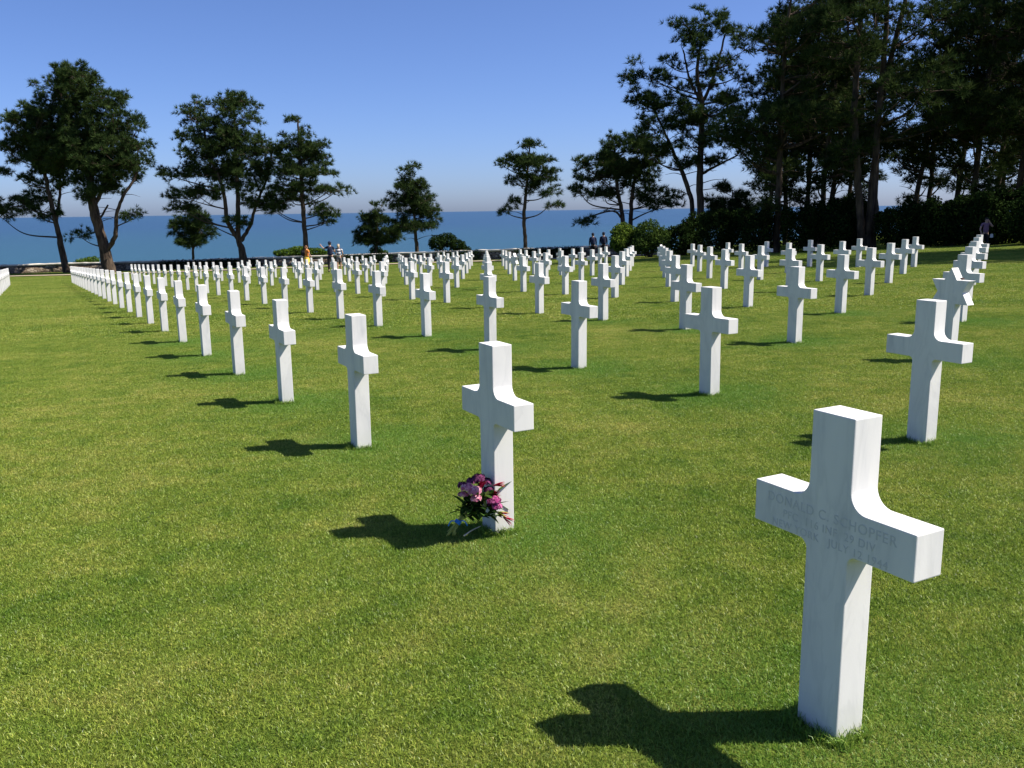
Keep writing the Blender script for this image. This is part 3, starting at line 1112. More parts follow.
def build_pine(root, trunks, lobes, dens=1.0, pad=(0.58, 0.36), nl=0.34, w=0.019, n_each=20, nt=14, needle='needle', dead=6, bough_r=0.05, flat=True):
    """trunks: list of Nx4 arrays (x y z radius, local); lobes: [(centre, radii)] local"""
    tr = [spline(t, 7) for t in trunks]
    tpaths = []
    for t in tr:
        P = t[:, :3].copy()
        P[1:-1, :2] += rng.normal(0, 0.02, (len(P) - 2, 2))
        tpaths.append((P, np.maximum(t[:, 3], 0.02)))
    obj('trunk', tubes_mesh('trunk', tpaths, 11, 0.035), M['bark'], root)
    allT = np.vstack([t for t in tr])
    bp, CE, OU = [], [], []
    for c, rad in lobes:
        c = np.array(c, float)
        rad = np.array(rad, float)
        npad = max(3, int(dens * 3.2 * (rad[0] * rad[2] + 0.6 * rad[0] * rad[1]) / (pad[0] * pad[1] * 2.2)))
        hub = c - np.array([0, 0, rad[2] * 0.35])
        hd = np.hypot(allT[:, 0] - hub[0], allT[:, 1] - hub[1])
        cost = np.abs(allT[:, 2] - (hub[2] - 0.42 * hd)) + 0.45 * hd + (allT[:, 2] > hub[2]) * 1.0
        j = int(np.argmin(cost))
        a = allT[j, :3]
        r0 = min(allT[j, 3] * 0.6, bough_r * (0.9 + 0.16 * hd[j]))
        mains = []
        for _ in range(1 if rad[0] < 1.2 else 2):
            h2 = hub + rng.normal(0, 0.28, 3) * rad * [1, 1, 0.5]
            midp = a + (h2 - a) * 0.5 + np.array([0, 0, -0.07 * hd[j]]) + rng.normal(0, 0.10 + 0.05 * hd[j], 3) * [1, 1, 0.6]
            mb = spline([a, midp, h2], 7)
            bp.append((mb, np.linspace(max(r0, 0.03), 0.024, len(mb))))
            mains.append(mb[3:])
        mains = np.vstack(mains)
        near = allT[(np.abs(allT[:, 2] - hub[2]) < rad[2] * 1.2), :3]
        if len(near):
            mains = np.vstack([mains, near])
        for k in range(npad):
            d = unit(1)[0]
            rr = rng.random() ** 0.36
            pc = c + d * rad * rr
            dd_ = np.linalg.norm(mains - pc, axis=1) + (mains[:, 2] > pc[2] + 0.1) * 0.8
            a = mains[int(np.argmin(dd_))]
            midp = (a + pc) / 2 + np.array([0, 0, -0.05]) + rng.normal(0, 0.10, 3)
            Bz = spline([a, midp, pc], 4)
            bp.append((Bz, np.linspace(0.024, 0.012, len(Bz))))
            out = pc - c
            out[2] *= 0.4
            out /= np.linalg.norm(out) + 1e-6
            s_ = rng.uniform(0.65, 1.25)
            q = rng.standard_normal((nt, 3))
            q /= np.linalg.norm(q, axis=1)[:, None]
            q *= (rng.random(nt) ** 0.45)[:, None]
            q *= np.array([pad[0], pad[0], pad[1]]) * s_
            q[:, 2] -= 0.10 * (q[:, 0] ** 2 + q[:, 1] ** 2) / pad[0]
            tc = pc + q
            CE.append(tc)
            ou = q / (np.linalg.norm(q, axis=1)[:, None] + 1e-6) * 0.8 + out * 0.5
            OU.append(ou)
            for i in rng.choice(nt, 5, replace=False):
                bp.append((np.array([Bz[-2], (Bz[-1] + tc[i]) / 2 + [0, 0, -0.03], tc[i]]), np.array([0.014, 0.011, 0.008])))
    for k in range(dead):
        t = tr[k % len(tr)]
        j = int(len(t) * rng.uniform(0.3, 0.8))
        a = t[j, :3]
        az = rng.uniform(0, 6.28)
        L_ = rng.uniform(0.8, 2.4)
        e = a + np.array([math.cos(az) * L_, math.sin(az) * L_, rng.uniform(-0.3, 0.5)])
        bp.append((spline([a, (a + e) / 2 + [0, 0, 0.12], e], 4), np.linspace(0.035, 0.008, 9)))
    obj('boughs', tubes_mesh('boughs', bp, 5), M['bark'], root)
    V, Q, v = tufts(np.vstack(CE), np.vstack(OU), n_each, nl, w)
    obj('crown', np_mesh('crown', V, Q, v), M[needle], root)


def pine_px(D, base, trunks, L_, label, name='pine_tree', group=None, **kw):
    """base (px, py); trunks: lists of (px, py, width px, depth offset)"""
    b0 = at(base[0], base[1], D)
    b0.z = float(gz(b0.x, b0.y))
    e = empty(name, b0)
    tag(e, label, 'tree', group)
    k = D / FPX
    TR = []
    for t in trunks:
        rows = []
        for i, (px, py, w, dd) in enumerate(t):
            p = at(px, py, D + dd) - b0
            rows.append((p.x, p.y, p.z, w * k / 2 * 0.84))
        if abs(t[0][1] - base[1]) < 1:
            rows[0] = (rows[0][0], rows[0][1], -0.4, rows[0][3] * 1.25)
        TR.append(rows)
    LO = []
    for px, py, rx, ry, dd in L_:
        c = at(px, py, D + dd) - b0
        LO.append((tuple(c), (rx * k, max(rx * 0.85, ry) * k, ry * k)))
    build_pine(e, TR, LO, **kw)
    return e


GL = 'single pines along the far wall'
pine_px(76, (67, 270), [[(67, 270, 7, 0), (58, 232, 6, 0), (52, 205, 5, 0), (43, 165, 4, 0.4), (40, 130, 2.5, 0.6)], [(56, 222, 3.5, 0), (60, 190, 3, 1), (58, 150, 2, 1.5)]],
        [(45, 180, 22, 11, 0.5), (60, 165, 26, 16, 1), (38, 125, 30, 26, 0), (22, 150, 20, 14, -1), (14, 205, 20, 9, -1), (34, 200, 16, 7, 1), (8, 170, 10, 5, 0), (52, 214, 12, 6, 0), (48, 155, 24, 14, 1), (2, 214, 8, 6, 0)],
        'slim leaning pine at the far left with low drooping boughs', group=GL)
pine_px(74, (110, 272), [[(110, 272, 13, 0), (103, 243, 11.5, 0), (95, 215, 11, 0), (91, 190, 9, 0), (88, 150, 6, 0.5), (84, 100, 3, 0.5)],
                         [(107, 250, 6.5, 0), (115, 236, 5, -0.3), (117, 213, 4, -0.4), (124, 195, 3.5, -0.4), (136, 175, 2.5, 0), (138, 150, 1.5, 0)],
                         [(95, 205, 5, 0), (105, 180, 4, 0.6), (112, 140, 3, 1)], [(104, 240, 4, 0.2), (98, 225, 3, 1), (108, 205, 2, 1.5)]],
        [(100, 150, 34, 28, -0.5), (60, 150, 32, 22, 0.6), (110, 172, 26, 16, 0), (92, 192, 16, 12, -0.6), (75, 78, 24, 13, 0), (72, 95, 36, 28, 0), (100, 115, 36, 30, 0.5), (60, 120, 34, 26, 0.5), (120, 135, 30, 26, 0), (80, 150, 34, 24, 0), (132, 160, 20, 18, -0.5), (88, 175, 24, 14, 1), (136, 216, 12, 4, 0), (80, 236, 10, 5, 0), (110, 185, 18, 10, 1), (28, 130, 18, 20, 0)],
        'big round headed pine at the left with a thick forked trunk', group=GL, dens=0.92, dead=10)
pine_px(76, (243, 267), [[(243, 267, 8.5, 0), (242, 250, 8, 0), (238, 237, 6, 0), (238, 200, 5, 0.2), (236, 160, 4, 0.2), (234, 110, 2, 0.2)],
                         [(239, 240, 5.5, 0), (228, 222, 5, -0.2), (223, 190, 4, -0.4), (212, 160, 3, -0.4), (203, 125, 2, 0)],
                         [(241, 241, 5, 0), (250, 226, 4, 0.2), (256, 205, 3.2, 0.4), (268, 175, 2.4, 0.6), (272, 150, 1.5, 0.6)]],
        [(225, 135, 32, 24, 0), (240, 178, 26, 14, 0), (212, 165, 30, 14, 0.5), (235, 103, 14, 10, 0), (204, 115, 22, 16, 0), (238, 112, 22, 20, 0), (205, 145, 30, 18, 0), (245, 150, 28, 20, 0.5), (265, 160, 24, 24, 1), (180, 172, 20, 8, -0.5), (196, 195, 28, 9, 0), (225, 175, 24, 12, 1), (262, 200, 22, 10, 0.5), (238, 222, 14, 6, -1), (186, 208, 16, 4, 0), (205, 222, 12, 4, 0.8)],
        'tall pine left of centre with three spreading stems', group=GL, dens=0.78, dead=12)
pine_px(75.5, (307, 263), [[(307, 263, 6.5, 0), (305, 235, 5.5, 0), (303, 205, 5, 0), (300, 160, 3.6, 0), (298, 120, 1.8, 0)]],
        [(300, 142, 18, 12, 0), (306, 163, 24, 10, 0.3), (296, 186, 24, 8, 0), (297, 128, 9, 10, 0), (292, 150, 20, 12, 0), (312, 150, 22, 9, 0.4), (290, 172, 24, 9, 0), (320, 172, 22, 5, 0), (285, 195, 24, 8, 0), (328, 190, 22, 5, 0.3), (322, 207, 14, 6, 0), (332, 213, 14, 4, -0.3), (276, 208, 18, 6, 0.6), (325, 222, 8, 4, 0)],
        'slender pine with flat tiered boughs behind the woman in yellow', group=GL, dens=0.6, pad=(0.7, 0.24), dead=10)
pine_px(85, (193, 266), [[(193, 266, 3, 0), (193, 248, 2.6, 0), (190, 232, 1.8, 0)], [(193, 250, 2, 0), (199, 240, 1.4, 0)]],
        [(192, 218, 16, 10, 0), (182, 230, 14, 9, 0), (203, 230, 13, 9, 0), (193, 240, 18, 7, 0)],
        'small bushy young pine under the three stemmed tree', group=GL, dens=0.9, dead=0, pad=(0.5, 0.3))
pine_px(83, (374, 262), [[(374, 262, 3.6, 0), (376, 248, 3.2, 0), (377, 225, 2.2, 0), (378, 208, 1.2, 0)]],
        [(379, 210, 7, 8, 0), (375, 222, 14, 9, 0), (368, 233, 16, 8, 0), (388, 235, 15, 9, 0), (376, 241, 20, 5, 0), (365, 218, 5, 5, 0)],
        'small dense pine standing left of the conical pine', group=GL, dens=0.95, dead=0, pad=(0.5, 0.3))
pine_px(80, (418, 262), [[(418, 262, 4.6, 0), (416, 240, 4, 0), (414, 215, 3, 0), (410, 180, 1.8, 0)]],
        [(410, 190, 16, 12, 0), (412, 208, 22, 10, 0.4), (409, 172, 8, 9, 0), (408, 186, 16, 10, 0), (400, 198, 15, 8, 0), (422, 198, 16, 8, 0), (425, 213, 18, 6, 0), (415, 226, 26, 6, 0), (397, 220, 10, 6, 0)],
        'dense conical pine with flared lower boughs near the centre', group=GL, dens=0.85, dead=6, pad=(0.6, 0.32))
pine_px(73, (526, 258), [[(526, 258, 4.6, 0), (525, 240, 4.4, 0), (524, 215, 4.2, 0), (526, 190, 3.4, 0), (528, 165, 2.4, 0), (530, 145, 1.4, 0)], [(526, 195, 2, 0), (537, 180, 1.6, 0), (545, 168, 1, 0)]],
        [(528, 165, 18, 14, 0), (530, 185, 16, 9, 0.3), (530, 147, 11, 12, 0), (536, 160, 18, 10, 0), (514, 163, 11, 9, 0), (540, 178, 18, 8, 0), (507, 210, 10, 6, 0), (518, 200, 12, 4, 0.5), (552, 205, 9, 3.5, 0), (545, 190, 13, 5, 0), (503, 165, 5, 5, 0), (512, 180, 7, 4, 0), (553, 175, 8, 7, 0)],
        'lone open crowned pine right of centre against the sea', group=GL, dens=0.55, dead=14, pad=(0.55, 0.3))
GR = 'pines of the wood on the right'
pine_px(64, (626, 250), [[(626, 250, 5.5, 0), (622, 215, 5, 0), (617, 185, 4.2, 0), (616, 160, 2.5, 0.5), (612, 140, 1.6, 0.5)],
                         [(630, 250, 5.5, 0.4), (631, 215, 5, 0.4), (634, 182, 4, 0.6), (648, 160, 3, 1)], [(622, 218, 2.6, 0), (612, 211, 2, -0.5), (585, 218, 1.4, -1)]],
        [(625, 150, 24, 10, 0), (612, 168, 30, 10, 0.4), (640, 172, 22, 12, 0.4), (612, 142, 10, 7, 0), (608, 158, 26, 9, 0), (585, 163, 14, 6, 0), (625, 172, 26, 10, 0.5), (595, 178, 20, 6, 0), (640, 140, 18, 10, 0.5), (582, 192, 15, 5, 0), (600, 193, 20, 5, 0.4), (650, 150, 20, 14, 0.5), (655, 195, 22, 10, 0.5), (665, 205, 14, 5, 0), (585, 220, 12, 3.5, -1), (640, 185, 16, 8, 0.6)],
        'wide low pine with two trunks left of the wood', group=GR, dens=0.62, dead=16, pad=(0.6, 0.26))
pine_px(61, (699, 250), [[(699, 250, 9, 0), (700, 215, 8.5, 0), (700, 170, 7.5, 0), (702, 110, 6, 0), (697, 70, 4, 0), (705, 25, 2, 0)],
                         [(693, 246, 6, 0.4), (692, 205, 5.5, 0.4), (683, 175, 5, 0.5), (668, 140, 3, 0.8), (655, 110, 2, 1)],
                         [(702, 105, 4, 0), (716, 70, 3, 0.3), (725, 35, 2, 0.6)], [(700, 175, 4, 0), (718, 165, 2.5, 0), (738, 155, 1.6, 0)], [(700, 100, 4, 0), (690, 80, 2.6, 0), (683, 50, 1.6, 0)]],
        [(700, 45, 22, 14, 0), (722, 62, 18, 10, 0), (668, 62, 12, 7, 0), (698, 82, 24, 9, 0.4), (662, 100, 24, 10, 0), (700, 112, 30, 13, 0), (736, 100, 18, 11, 0), (690, 160, 26, 8, 0.6), (683, 22, 10, 9, 0), (705, 20, 18, 12, 0), (730, 22, 16, 14, 0.5), (690, 38, 16, 8, 0.3), (745, 45, 14, 10, 0.5), (640, 70, 16, 10, 0), (660, 78, 18, 7, 0.5), (632, 88, 8, 8, 0), (650, 100, 20, 9, 0), (672, 118, 24, 12, 0.6), (650, 128, 20, 12, -0.4), (715, 120, 26, 14, 0.4), (690, 140, 26, 12, 0), (742, 85, 14, 8, 0.3), (735, 135, 22, 12, 0), (655, 155, 18, 10, 0.4), (745, 110, 12, 6, 0), (720, 160, 14, 5, 0), (740, 70, 12, 8, 0)],
        'large open pine with airy upper boughs at the left edge of the wood', group=GR, dens=0.52, dead=26, pad=(0.6, 0.3))
pine_px(63, (730, 245), [[(730, 245, 3, 0), (731, 215, 2.4, 0), (733, 190, 1.2, 0)]],
        [(722, 190, 8, 6, 0), (718, 205, 12, 8, 0), (738, 200, 10, 8, 0), (728, 215, 20, 8, 0), (746, 212, 8, 6, 0)],
        'young pine low between the airy pine and the wood', group=GR, dens=1.1, dead=4, pad=(0.5, 0.26), nt=18)


# pines of the wood: three grown once, then copied
def tall_pine(name, H, seed, stems=1, crown0=0.32, rad=3.4, r0=0.17, dens=0.36):
    global rng
    keep = rng
    rng = np.random.default_rng(seed)
    e = empty(name, (0, 0, 0))
    TR = []
    for s_ in range(stems):
        off = (s_ - (stems - 1) / 2) * 0.5
        lean = off * 2.0 + rng.normal(0, 0.35)
        mid = rng.normal(0, 0.25)
        k = rng.uniform(0.9, 1.0)
        TR.append([(off * 0.5, 0, -0.5, r0 * 1.3), (off * 0.8 + mid * 0.3, 0.1 * s_, H * 0.12, r0), (off + mid, 0.2 * s_, H * 0.4, r0 * 0.85), (lean * 0.8 + mid, 0.1, H * 0.7, r0 * 0.55), (lean, 0, H * 0.96 * k, 0.05)])
    LO = []
    n = 22
    for i in range(n):
        t = (i + 0.5) / n
        z = H * (crown0 + (0.98 - crown0) * t)
        az = rng.uniform(0, 6.28)
        rr = rad * (1.0 - 0.55 * t ** 2.2) * rng.uniform(0.35, 0.75)
        w = rad * (0.62 - 0.25 * t) * rng.uniform(0.75, 1.2)
        LO.append(((math.cos(az) * rr, math.sin(az) * rr, z), (w, w, w * rng.uniform(0.28, 0.5))))
    LO.append(((0, 0, H * 0.95), (rad * 0.35, rad * 0.35, 0.9)))
    for i in range(3):
        az, rr = rng.uniform(0, 6.28), rng.uniform(1.2, 2.8)
        LO.append(((math.cos(az) * rr, math.sin(az) * rr, H * rng.uniform(0.15, crown0)), (rng.uniform(0.5, 1.0), rng.uniform(0.5, 1.0), rng.uniform(0.25, 0.4))))
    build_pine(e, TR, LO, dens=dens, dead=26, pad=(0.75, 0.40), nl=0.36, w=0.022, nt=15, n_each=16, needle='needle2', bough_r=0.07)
    rng = keep
    return e


def copy_tree(o):
    c = o.copy()
    COL.objects.link(c)
    for ch in o.children:
        d = ch.copy()
        COL.objects.link(d)
        d.parent = c
    return c


kinds = [tall_pine('pine_tree', 17, 11), tall_pine('pine_tree', 16, 12, crown0=0.34, rad=3.6, dens=0.36), tall_pine('pine_tree', 18, 13, stems=3, crown0=0.36, rad=4.2, r0=0.19, dens=0.38),
         tall_pine('pine_tree', 16.5, 14, stems=2, crown0=0.34, rad=3.4, r0=0.14, dens=0.36)]
used = set()
# px of the trunk foot, depth, kind, scale, turn, lean, label
WOOD = [
    (764, 62, 0, 0.92, 0.4, (0.06, 0.0), 'leaning slim pine, leftmost trunk of the dense wood'),
    (777, 50, 1, 1.00, 2.0, (0.02, 0.0), 'pine with the sunlit pale trunk at the wood edge'),
    (786, 66, 0, 1.00, 3.3, (0.0, 0.0), 'thin pine half hidden right of the sunlit trunk'),
    (806, 62, 3, 0.95, 1.1, (0.02, 0.0), 'pair of thin dark pine trunks deep in the wood'),
    (818, 59, 1, 1.02, 4.4, (0.05, 0.0), 'dark pine just left of the widest sky gap'),
    (826, 62, 0, 1.05, 5.5, (0.03, 0.0), 'dark pine touching the trunk at the widest sky gap'),
    (868, 48, 2, 1.00, 0.25, (0.0, 0.0), 'large three stemmed pine, biggest of the wood'),
    (908, 57, 0, 0.95, 1.9, (0.16, 0.0), 'slanting thin pine right of the three stemmed pine'),
    (926, 63, 1, 0.95, 0.9, (0.0, 0.0), 'straight thin pine behind the slanting one'),
    (950, 55, 3, 1.00, 3.9, (0.05, 0.0), 'twin trunk pine above the column of crosses at the right'),
    (968, 52, 1, 1.05, 2.7, (0.08, 0.0), 'pine leaning right above the person in purple'),
    (990, 60, 0, 1.00, 4.9, (0.02, 0.0), 'thin upright pine near the right edge of the wood'),
    (1012, 50, 1, 1.00, 5.6, (0.0, 0.0), 'dark pine whose trunk stands by the right edge'),
    (1030, 56, 3, 1.00, 0.5, (0.0, 0.0), 'pine beyond the right edge, only its crown in view'),
    (1060, 47, 0, 1.05, 2.2, (-0.02, 0.0), 'near pine beyond the right edge casting shade on the lawn'),
    (1150, 35.5, 1, 1.05, 3.0, (0.0, 0.0), 'outermost pine right of the picture shading the lawn'),
    (1340, 29, 0, 1.0, 1.0, (0.0, 0.0), 'pine outside the right edge nearest the camera'),
    (1180, 31, 0, 1.0, 4.0, (0.0, 0.0), 'pine outside the right edge behind the column of crosses'),
    (1300, 34, 1, 1.05, 5.0, (0.0, 0.0), 'second pine outside the right edge in the shaded band'),
    (1240, 32, 3, 1.0, 2.0, (0.0, 0.0), 'twin pine outside the right edge shading the lawn'),
    (845, 68, 1, 0.95, 0.2, (0.0, 0.0), 'far pine seen through the gap left of the three stemmed pine'),
    (1000, 72, 1, 1.00, 3.5, (0.0, 0.0), 'farthest pine at the back right of the wood'),
]
for px, D, k, s_, rz, (lx, ly), lab in WOOD:
    base = kinds[k]
    o = base if k not in used else copy_tree(base)
    used.add(k)
    p = at(px, 240, D)
    o.location = (p.x, p.y, float(gz(p.x, p.y)) - 0.1)
    o.scale = (s_, s_, s_)
    o.rotation_euler = (ly, lx, 0)
    o.rotation_euler = (Matrix.Rotation(lx, 3, 'Y') @ Matrix.Rotation(rz, 3, 'Z')).to_euler()
    tag(o, lab, 'tree', GR)


# ------------------------------------------------------------------ people
def skin_mesh(name, verts, edges, radii, sub=1):
    me = bpy.data.meshes.new(name)
    me.from_pydata([tuple(v) for v in verts], edges, [])
    o = bpy.data.objects.new(name, me)
    COL.objects.link(o)
    o.modifiers.new('skin', 'SKIN')
    for i, r_ in enumerate(radii):
        sv = me.skin_vertices[0].data[i]
        sv.radius = (r_, r_) if not isinstance(r_, tuple) else r_
    me.skin_vertices[0].data[0].use_root = True
    s_ = o.modifiers.new('sub', 'SUBSURF')
    s_.levels = s_.render_levels = sub
    bpy.context.view_layer.update()
    out = bpy.data.meshes.new_from_object(o.evaluated_get(bpy.context.evaluated_depsgraph_get()))
    bpy.data.objects.remove(o)
    smooth(out)
    out.materials.clear()
    return out


def join_meshes(name, ms):
    bm = bmesh.new()
    for m_ in ms:
        bm.from_mesh(m_)
    me = bpy.data.meshes.new(name)
    bm.to_mesh(me)
    bm.free()
    smooth(me)
    return me


def person(loc, facing, H, label, skin, shirt, trousers, hair, armL, armR, legs='long', sleeves='short', skirt=False, cap=None, step=0.12, build=1.0):
    """local frame: x right, y forward, z up, for a 1.8 m body scaled to H. armL / armR: (elbow, wrist) points"""
    e = empty('person', loc, facing)
    e.scale = (H / 1.8,) * 3
    tag(e, label, 'person')
    b = build
    J = {'pelvis': (0, 0, 0.96), 'waist': (0, 0, 1.10), 'chest': (0, 0.01, 1.32), 'neck0': (0, 0, 1.47), 'neck': (0, 0.01, 1.53), 'head': (0, 0.03, 1.62), 'crown': (0, 0.015, 1.715)}
    for s_, n in ((-1, 'L'), (1, 'R')):
        J['sh' + n] = (s_ * 0.185, 0, 1.43)
        el, wr = armL if n == 'L' else armR
        J['el' + n], J['wr' + n] = el, wr
        hv = (Vector(wr) - Vector(el)).normalized()
        J['pa' + n] = tuple(Vector(wr) + hv * 0.08)
        J['hip' + n] = (s_ * 0.095, 0, 0.90)
        J['kn' + n] = (s_ * 0.10, 0.03 + s_ * step * 0.4, 0.50)
        J['an' + n] = (s_ * 0.105, s_ * step * 0.8 - 0.01, 0.09)
        J['to' + n] = (s_ * 0.125, s_ * step * 0.8 + 0.15, 0.035)
    rad = {'pelvis': 0.10, 'waist': 0.10, 'chest': 0.11, 'neck0': 0.065, 'neck': 0.052, 'head': 0.085, 'crown': 0.07, 'sh': 0.062, 'el': 0.042, 'wr': 0.027, 'pa': 0.033, 'hip': 0.078, 'kn': 0.056, 'an': 0.038, 'to': 0.032}
    names = list(J)
    ix = {n: i for i, n in enumerate(names)}

    def rd(n):
        return rad[n] if n in rad else rad[n[:-1]]
    Ed = [('pelvis', 'waist'), ('waist', 'chest'), ('chest', 'neck0'), ('neck0', 'neck'), ('neck', 'head'), ('head', 'crown')]
    for n in 'LR':
        Ed += [('neck0', 'sh' + n), ('sh' + n, 'el' + n), ('el' + n, 'wr' + n), ('wr' + n, 'pa' + n), ('pelvis', 'hip' + n), ('hip' + n, 'kn' + n), ('kn' + n, 'an' + n), ('an' + n, 'to' + n)]
    body = [skin_mesh('b', [J[n] for n in names], [(ix[a], ix[c]) for a, c in Ed], [rd(n) for n in names], 2)]
    # five fingers on each hand and a face
    fp = []
    for s_, n in ((-1, 'L'), (1, 'R')):
        w_, p_ = Vector(J['wr' + n]), Vector(J['pa' + n])
        d = (p_ - w_).normalized()
        sd_ = d.cross(Vector((0, 1, 0.3))).normalized() if abs(d.y) < 0.9 else Vector((1, 0, 0))
        curl = d.cross(sd_).normalized()
        for k, (o_, L_) in enumerate([(-0.027, 0.060), (-0.009, 0.078), (0.009, 0.082), (0.027, 0.072)]):
            b0 = p_ + sd_ * o_
            fp.append(([tuple(b0 - d * 0.03), tuple(b0 + d * 0.02), tuple(b0 + d * (0.02 + L_ * 0.5) + curl * 0.006), tuple(b0 + d * (0.02 + L_ * 0.85) + curl * 0.022)], [0.0095, 0.009, 0.008, 0.006]))
        b0 = w_ + d * 0.025 + sd_ * 0.02
        fp.append(([tuple(b0), tuple(b0 + sd_ * 0.028 + d * 0.025), tuple(b0 + sd_ * 0.036 + d * 0.055 + curl * 0.01)], [0.012, 0.010, 0.007]))
    body.append(tubes_mesh('f', fp, 6))
    face = [([(0, 0.100, 1.655), (0, 0.125, 1.625), (0, 0.112, 1.61)], [0.008, 0.014, 0.010]), ([(-0.028, 0.100, 1.575), (0, 0.108, 1.573), (0.028, 0.100, 1.575)], [0.005, 0.007, 0.005])]
    for s_ in (-1, 1):
        face.append(([(s_ * 0.078, 0.02, 1.655), (s_ * 0.092, 0.012, 1.63), (s_ * 0.08, 0.022, 1.60)], [0.009, 0.012, 0.008]))
        face.append(([(s_ * 0.020, 0.094, 1.648), (s_ * 0.032, 0.096, 1.65), (s_ * 0.044, 0.088, 1.648)], [0.006, 0.009, 0.006]))
    body.append(tubes_mesh('f', face, 7))
    obj('body', join_meshes('body', body), skin, e)

    def lerp(a, c, t):
        return tuple(np.array(J[a]) * (1 - t) + np.array(J[c]) * t)
    # shirt
    V = [lerp('pelvis', 'waist', -0.1), J['waist'], J['chest'], lerp('chest', 'neck0', 0.95)]
    Rr = [0.142 * b, 0.134 * b, 0.143 * b, 0.078]
    Es = [(0, 1), (1, 2), (2, 3)]
    for n in 'LR':
        k = len(V)
        V += [J['sh' + n], lerp('sh' + n, 'el' + n, 0.55)]
        Rr += [0.078, 0.060]
        Es += [(3, k), (k, k + 1)]
        if sleeves == 'long':
            V += [J['el' + n], lerp('el' + n, 'wr' + n, 0.92)]
            Rr += [0.054, 0.040]
            Es += [(k + 1, k + 2), (k + 2, k + 3)]
    obj('shirt', skin_mesh('shirt', V, Es, Rr, 2), shirt, e)
    if skirt:
        prof = [(1.06, 0.135), (0.95, 0.165), (0.75, 0.20), (0.55, 0.235), (0.52, 0.23)]
        me = tubes_mesh('skirt', [([(0, 0, z) for z, _ in prof], [r_ * b for _, r_ in prof])], 18)
        obj('skirt', me, trousers, e)
    else:
        V = [lerp('pelvis', 'waist', 0.35), J['pelvis']]
        Rr = [0.128 * b, 0.138 * b]
        Es = [(0, 1)]
        for n in 'LR':
            k = len(V)
            t_ = 0.9 if legs == 'long' else 0.0
            V += [J['hip' + n], J['kn' + n] if legs == 'long' else lerp('hip' + n, 'kn' + n, 0.9)]
            Rr += [0.102 * b, 0.072 if legs == 'long' else 0.085]
            Es += [(1, k), (k, k + 1)]
            if legs == 'long':
                V += [lerp('kn' + n, 'an' + n, 0.9)]
                Rr += [0.060]
                Es += [(k + 1, k + 2)]
        obj('trousers', skin_mesh('trousers', V, Es, Rr, 2), trousers, e)
    for n in 'LR':
        a, t_ = J['an' + n], J['to' + n]
        sh = tubes_mesh('shoe', [([(a[0], a[1] - 0.06, 0.045), (a[0], a[1], 0.055), tuple(np.array(t_) + [0, -0.03, 0.012]), tuple(np.array(t_) + [0, 0.05, 0.0])], [0.035, 0.048, 0.044, 0.026])], 9)
        obj('shoe', sh, SHOE, e)
    hv = [([(0, -0.03, 1.60), (0, -0.018, 1.66), (0, -0.002, 1.715), (0, 0.005, 1.765)], [0.075, 0.096, 0.092, 0.045])]
    if hair == LONGHAIR or hair == BLONDE:
        hv.append(([(0, -0.05, 1.68), (0, -0.075, 1.60), (0, -0.08, 1.50)], [0.06, 0.075, 0.045]))
    obj('hair', tubes_mesh('hair', hv, 10), hair, e)
    if cap:
        me = tubes_mesh('cap', [([(0, 0.0, 1.69), (0, 0.0, 1.73), (0, 0.0, 1.785)], [0.105, 0.104, 0.06]), ([(0, 0.05, 1.705), (0, 0.17, 1.695)], [0.06, 0.045])], 12)
        for v_ in me.vertices:
            if v_.co.y > 0.11:
                v_.co.z = 1.70 + (v_.co.z - 1.70) * 0.15
        obj('cap', me, cap, e)
    return e


SK = mat('skin', (0.50, 0.30, 0.21), 0.6)
SHOE = mat('dark_shoes', (0.03, 0.03, 0.03), 0.6)
LONGHAIR = mat('reddish_hair', (0.16, 0.07, 0.03), 0.7)
BLONDE = mat('pale_hair', (0.42, 0.34, 0.24), 0.7)
DARKHAIR = mat('dark_hair', (0.02, 0.016, 0.013), 0.7)
NAVY = mat('navy_cloth', (0.012, 0.016, 0.04), 0.9)
NAVY2 = mat('dark_blue_cloth', (0.012, 0.02, 0.055), 0.9)
BLACKC = mat('black_cloth', (0.014, 0.012, 0.016), 0.9)
ORANGE = mat('orange_cloth', (0.75, 0.24, 0.05), 0.9)
YELLOW = mat('yellow_cloth', (0.85, 0.52, 0.08), 0.9)
GREY = mat('grey_cloth', (0.16, 0.15, 0.16), 0.9)
PURPLE = mat('dusty_purple_cloth', (0.22, 0.12, 0.17), 0.9)
STRIPE = mat('striped_cloth', rough=0.9)
tc = nd(STRIPE, 'ShaderNodeTexCoord')
sp = nd(STRIPE, 'ShaderNodeSeparateXYZ')
ln(STRIPE, tc.outputs['Object'], sp.inputs[0])
mm = nd(STRIPE, 'ShaderNodeMath', operation='MULTIPLY')
ln(STRIPE, sp.outputs[2], mm.inputs[0])
mm.inputs[1].default_value = 5.2
fr_ = nd(STRIPE, 'ShaderNodeMath', operation='FRACT')
ln(STRIPE, mm.outputs[0], fr_.inputs[0])
rp = ramp(STRIPE, fr_.outputs[0], [(0.0, (0.75, 0.73, 0.72)), (0.5, (0.05, 0.05, 0.09))])
rp.color_ramp.interpolation = 'CONSTANT'
ln(STRIPE, rp.outputs[0], STRIPE.node_tree.nodes['Principled BSDF'].inputs['Base Color'])
down = ((-0.235, -0.02, 1.16), (-0.235, 0.05, 0.93)), ((0.235, -0.02, 1.16), (0.235, 0.05, 0.93))


def foot(px, py):
    return gpt(px, py)


def hgt(p, py_top, px):
    """height so that the head top reaches pixel row py_top"""
    return at(px, py_top, p.y).z - float(gz(p.x, p.y))


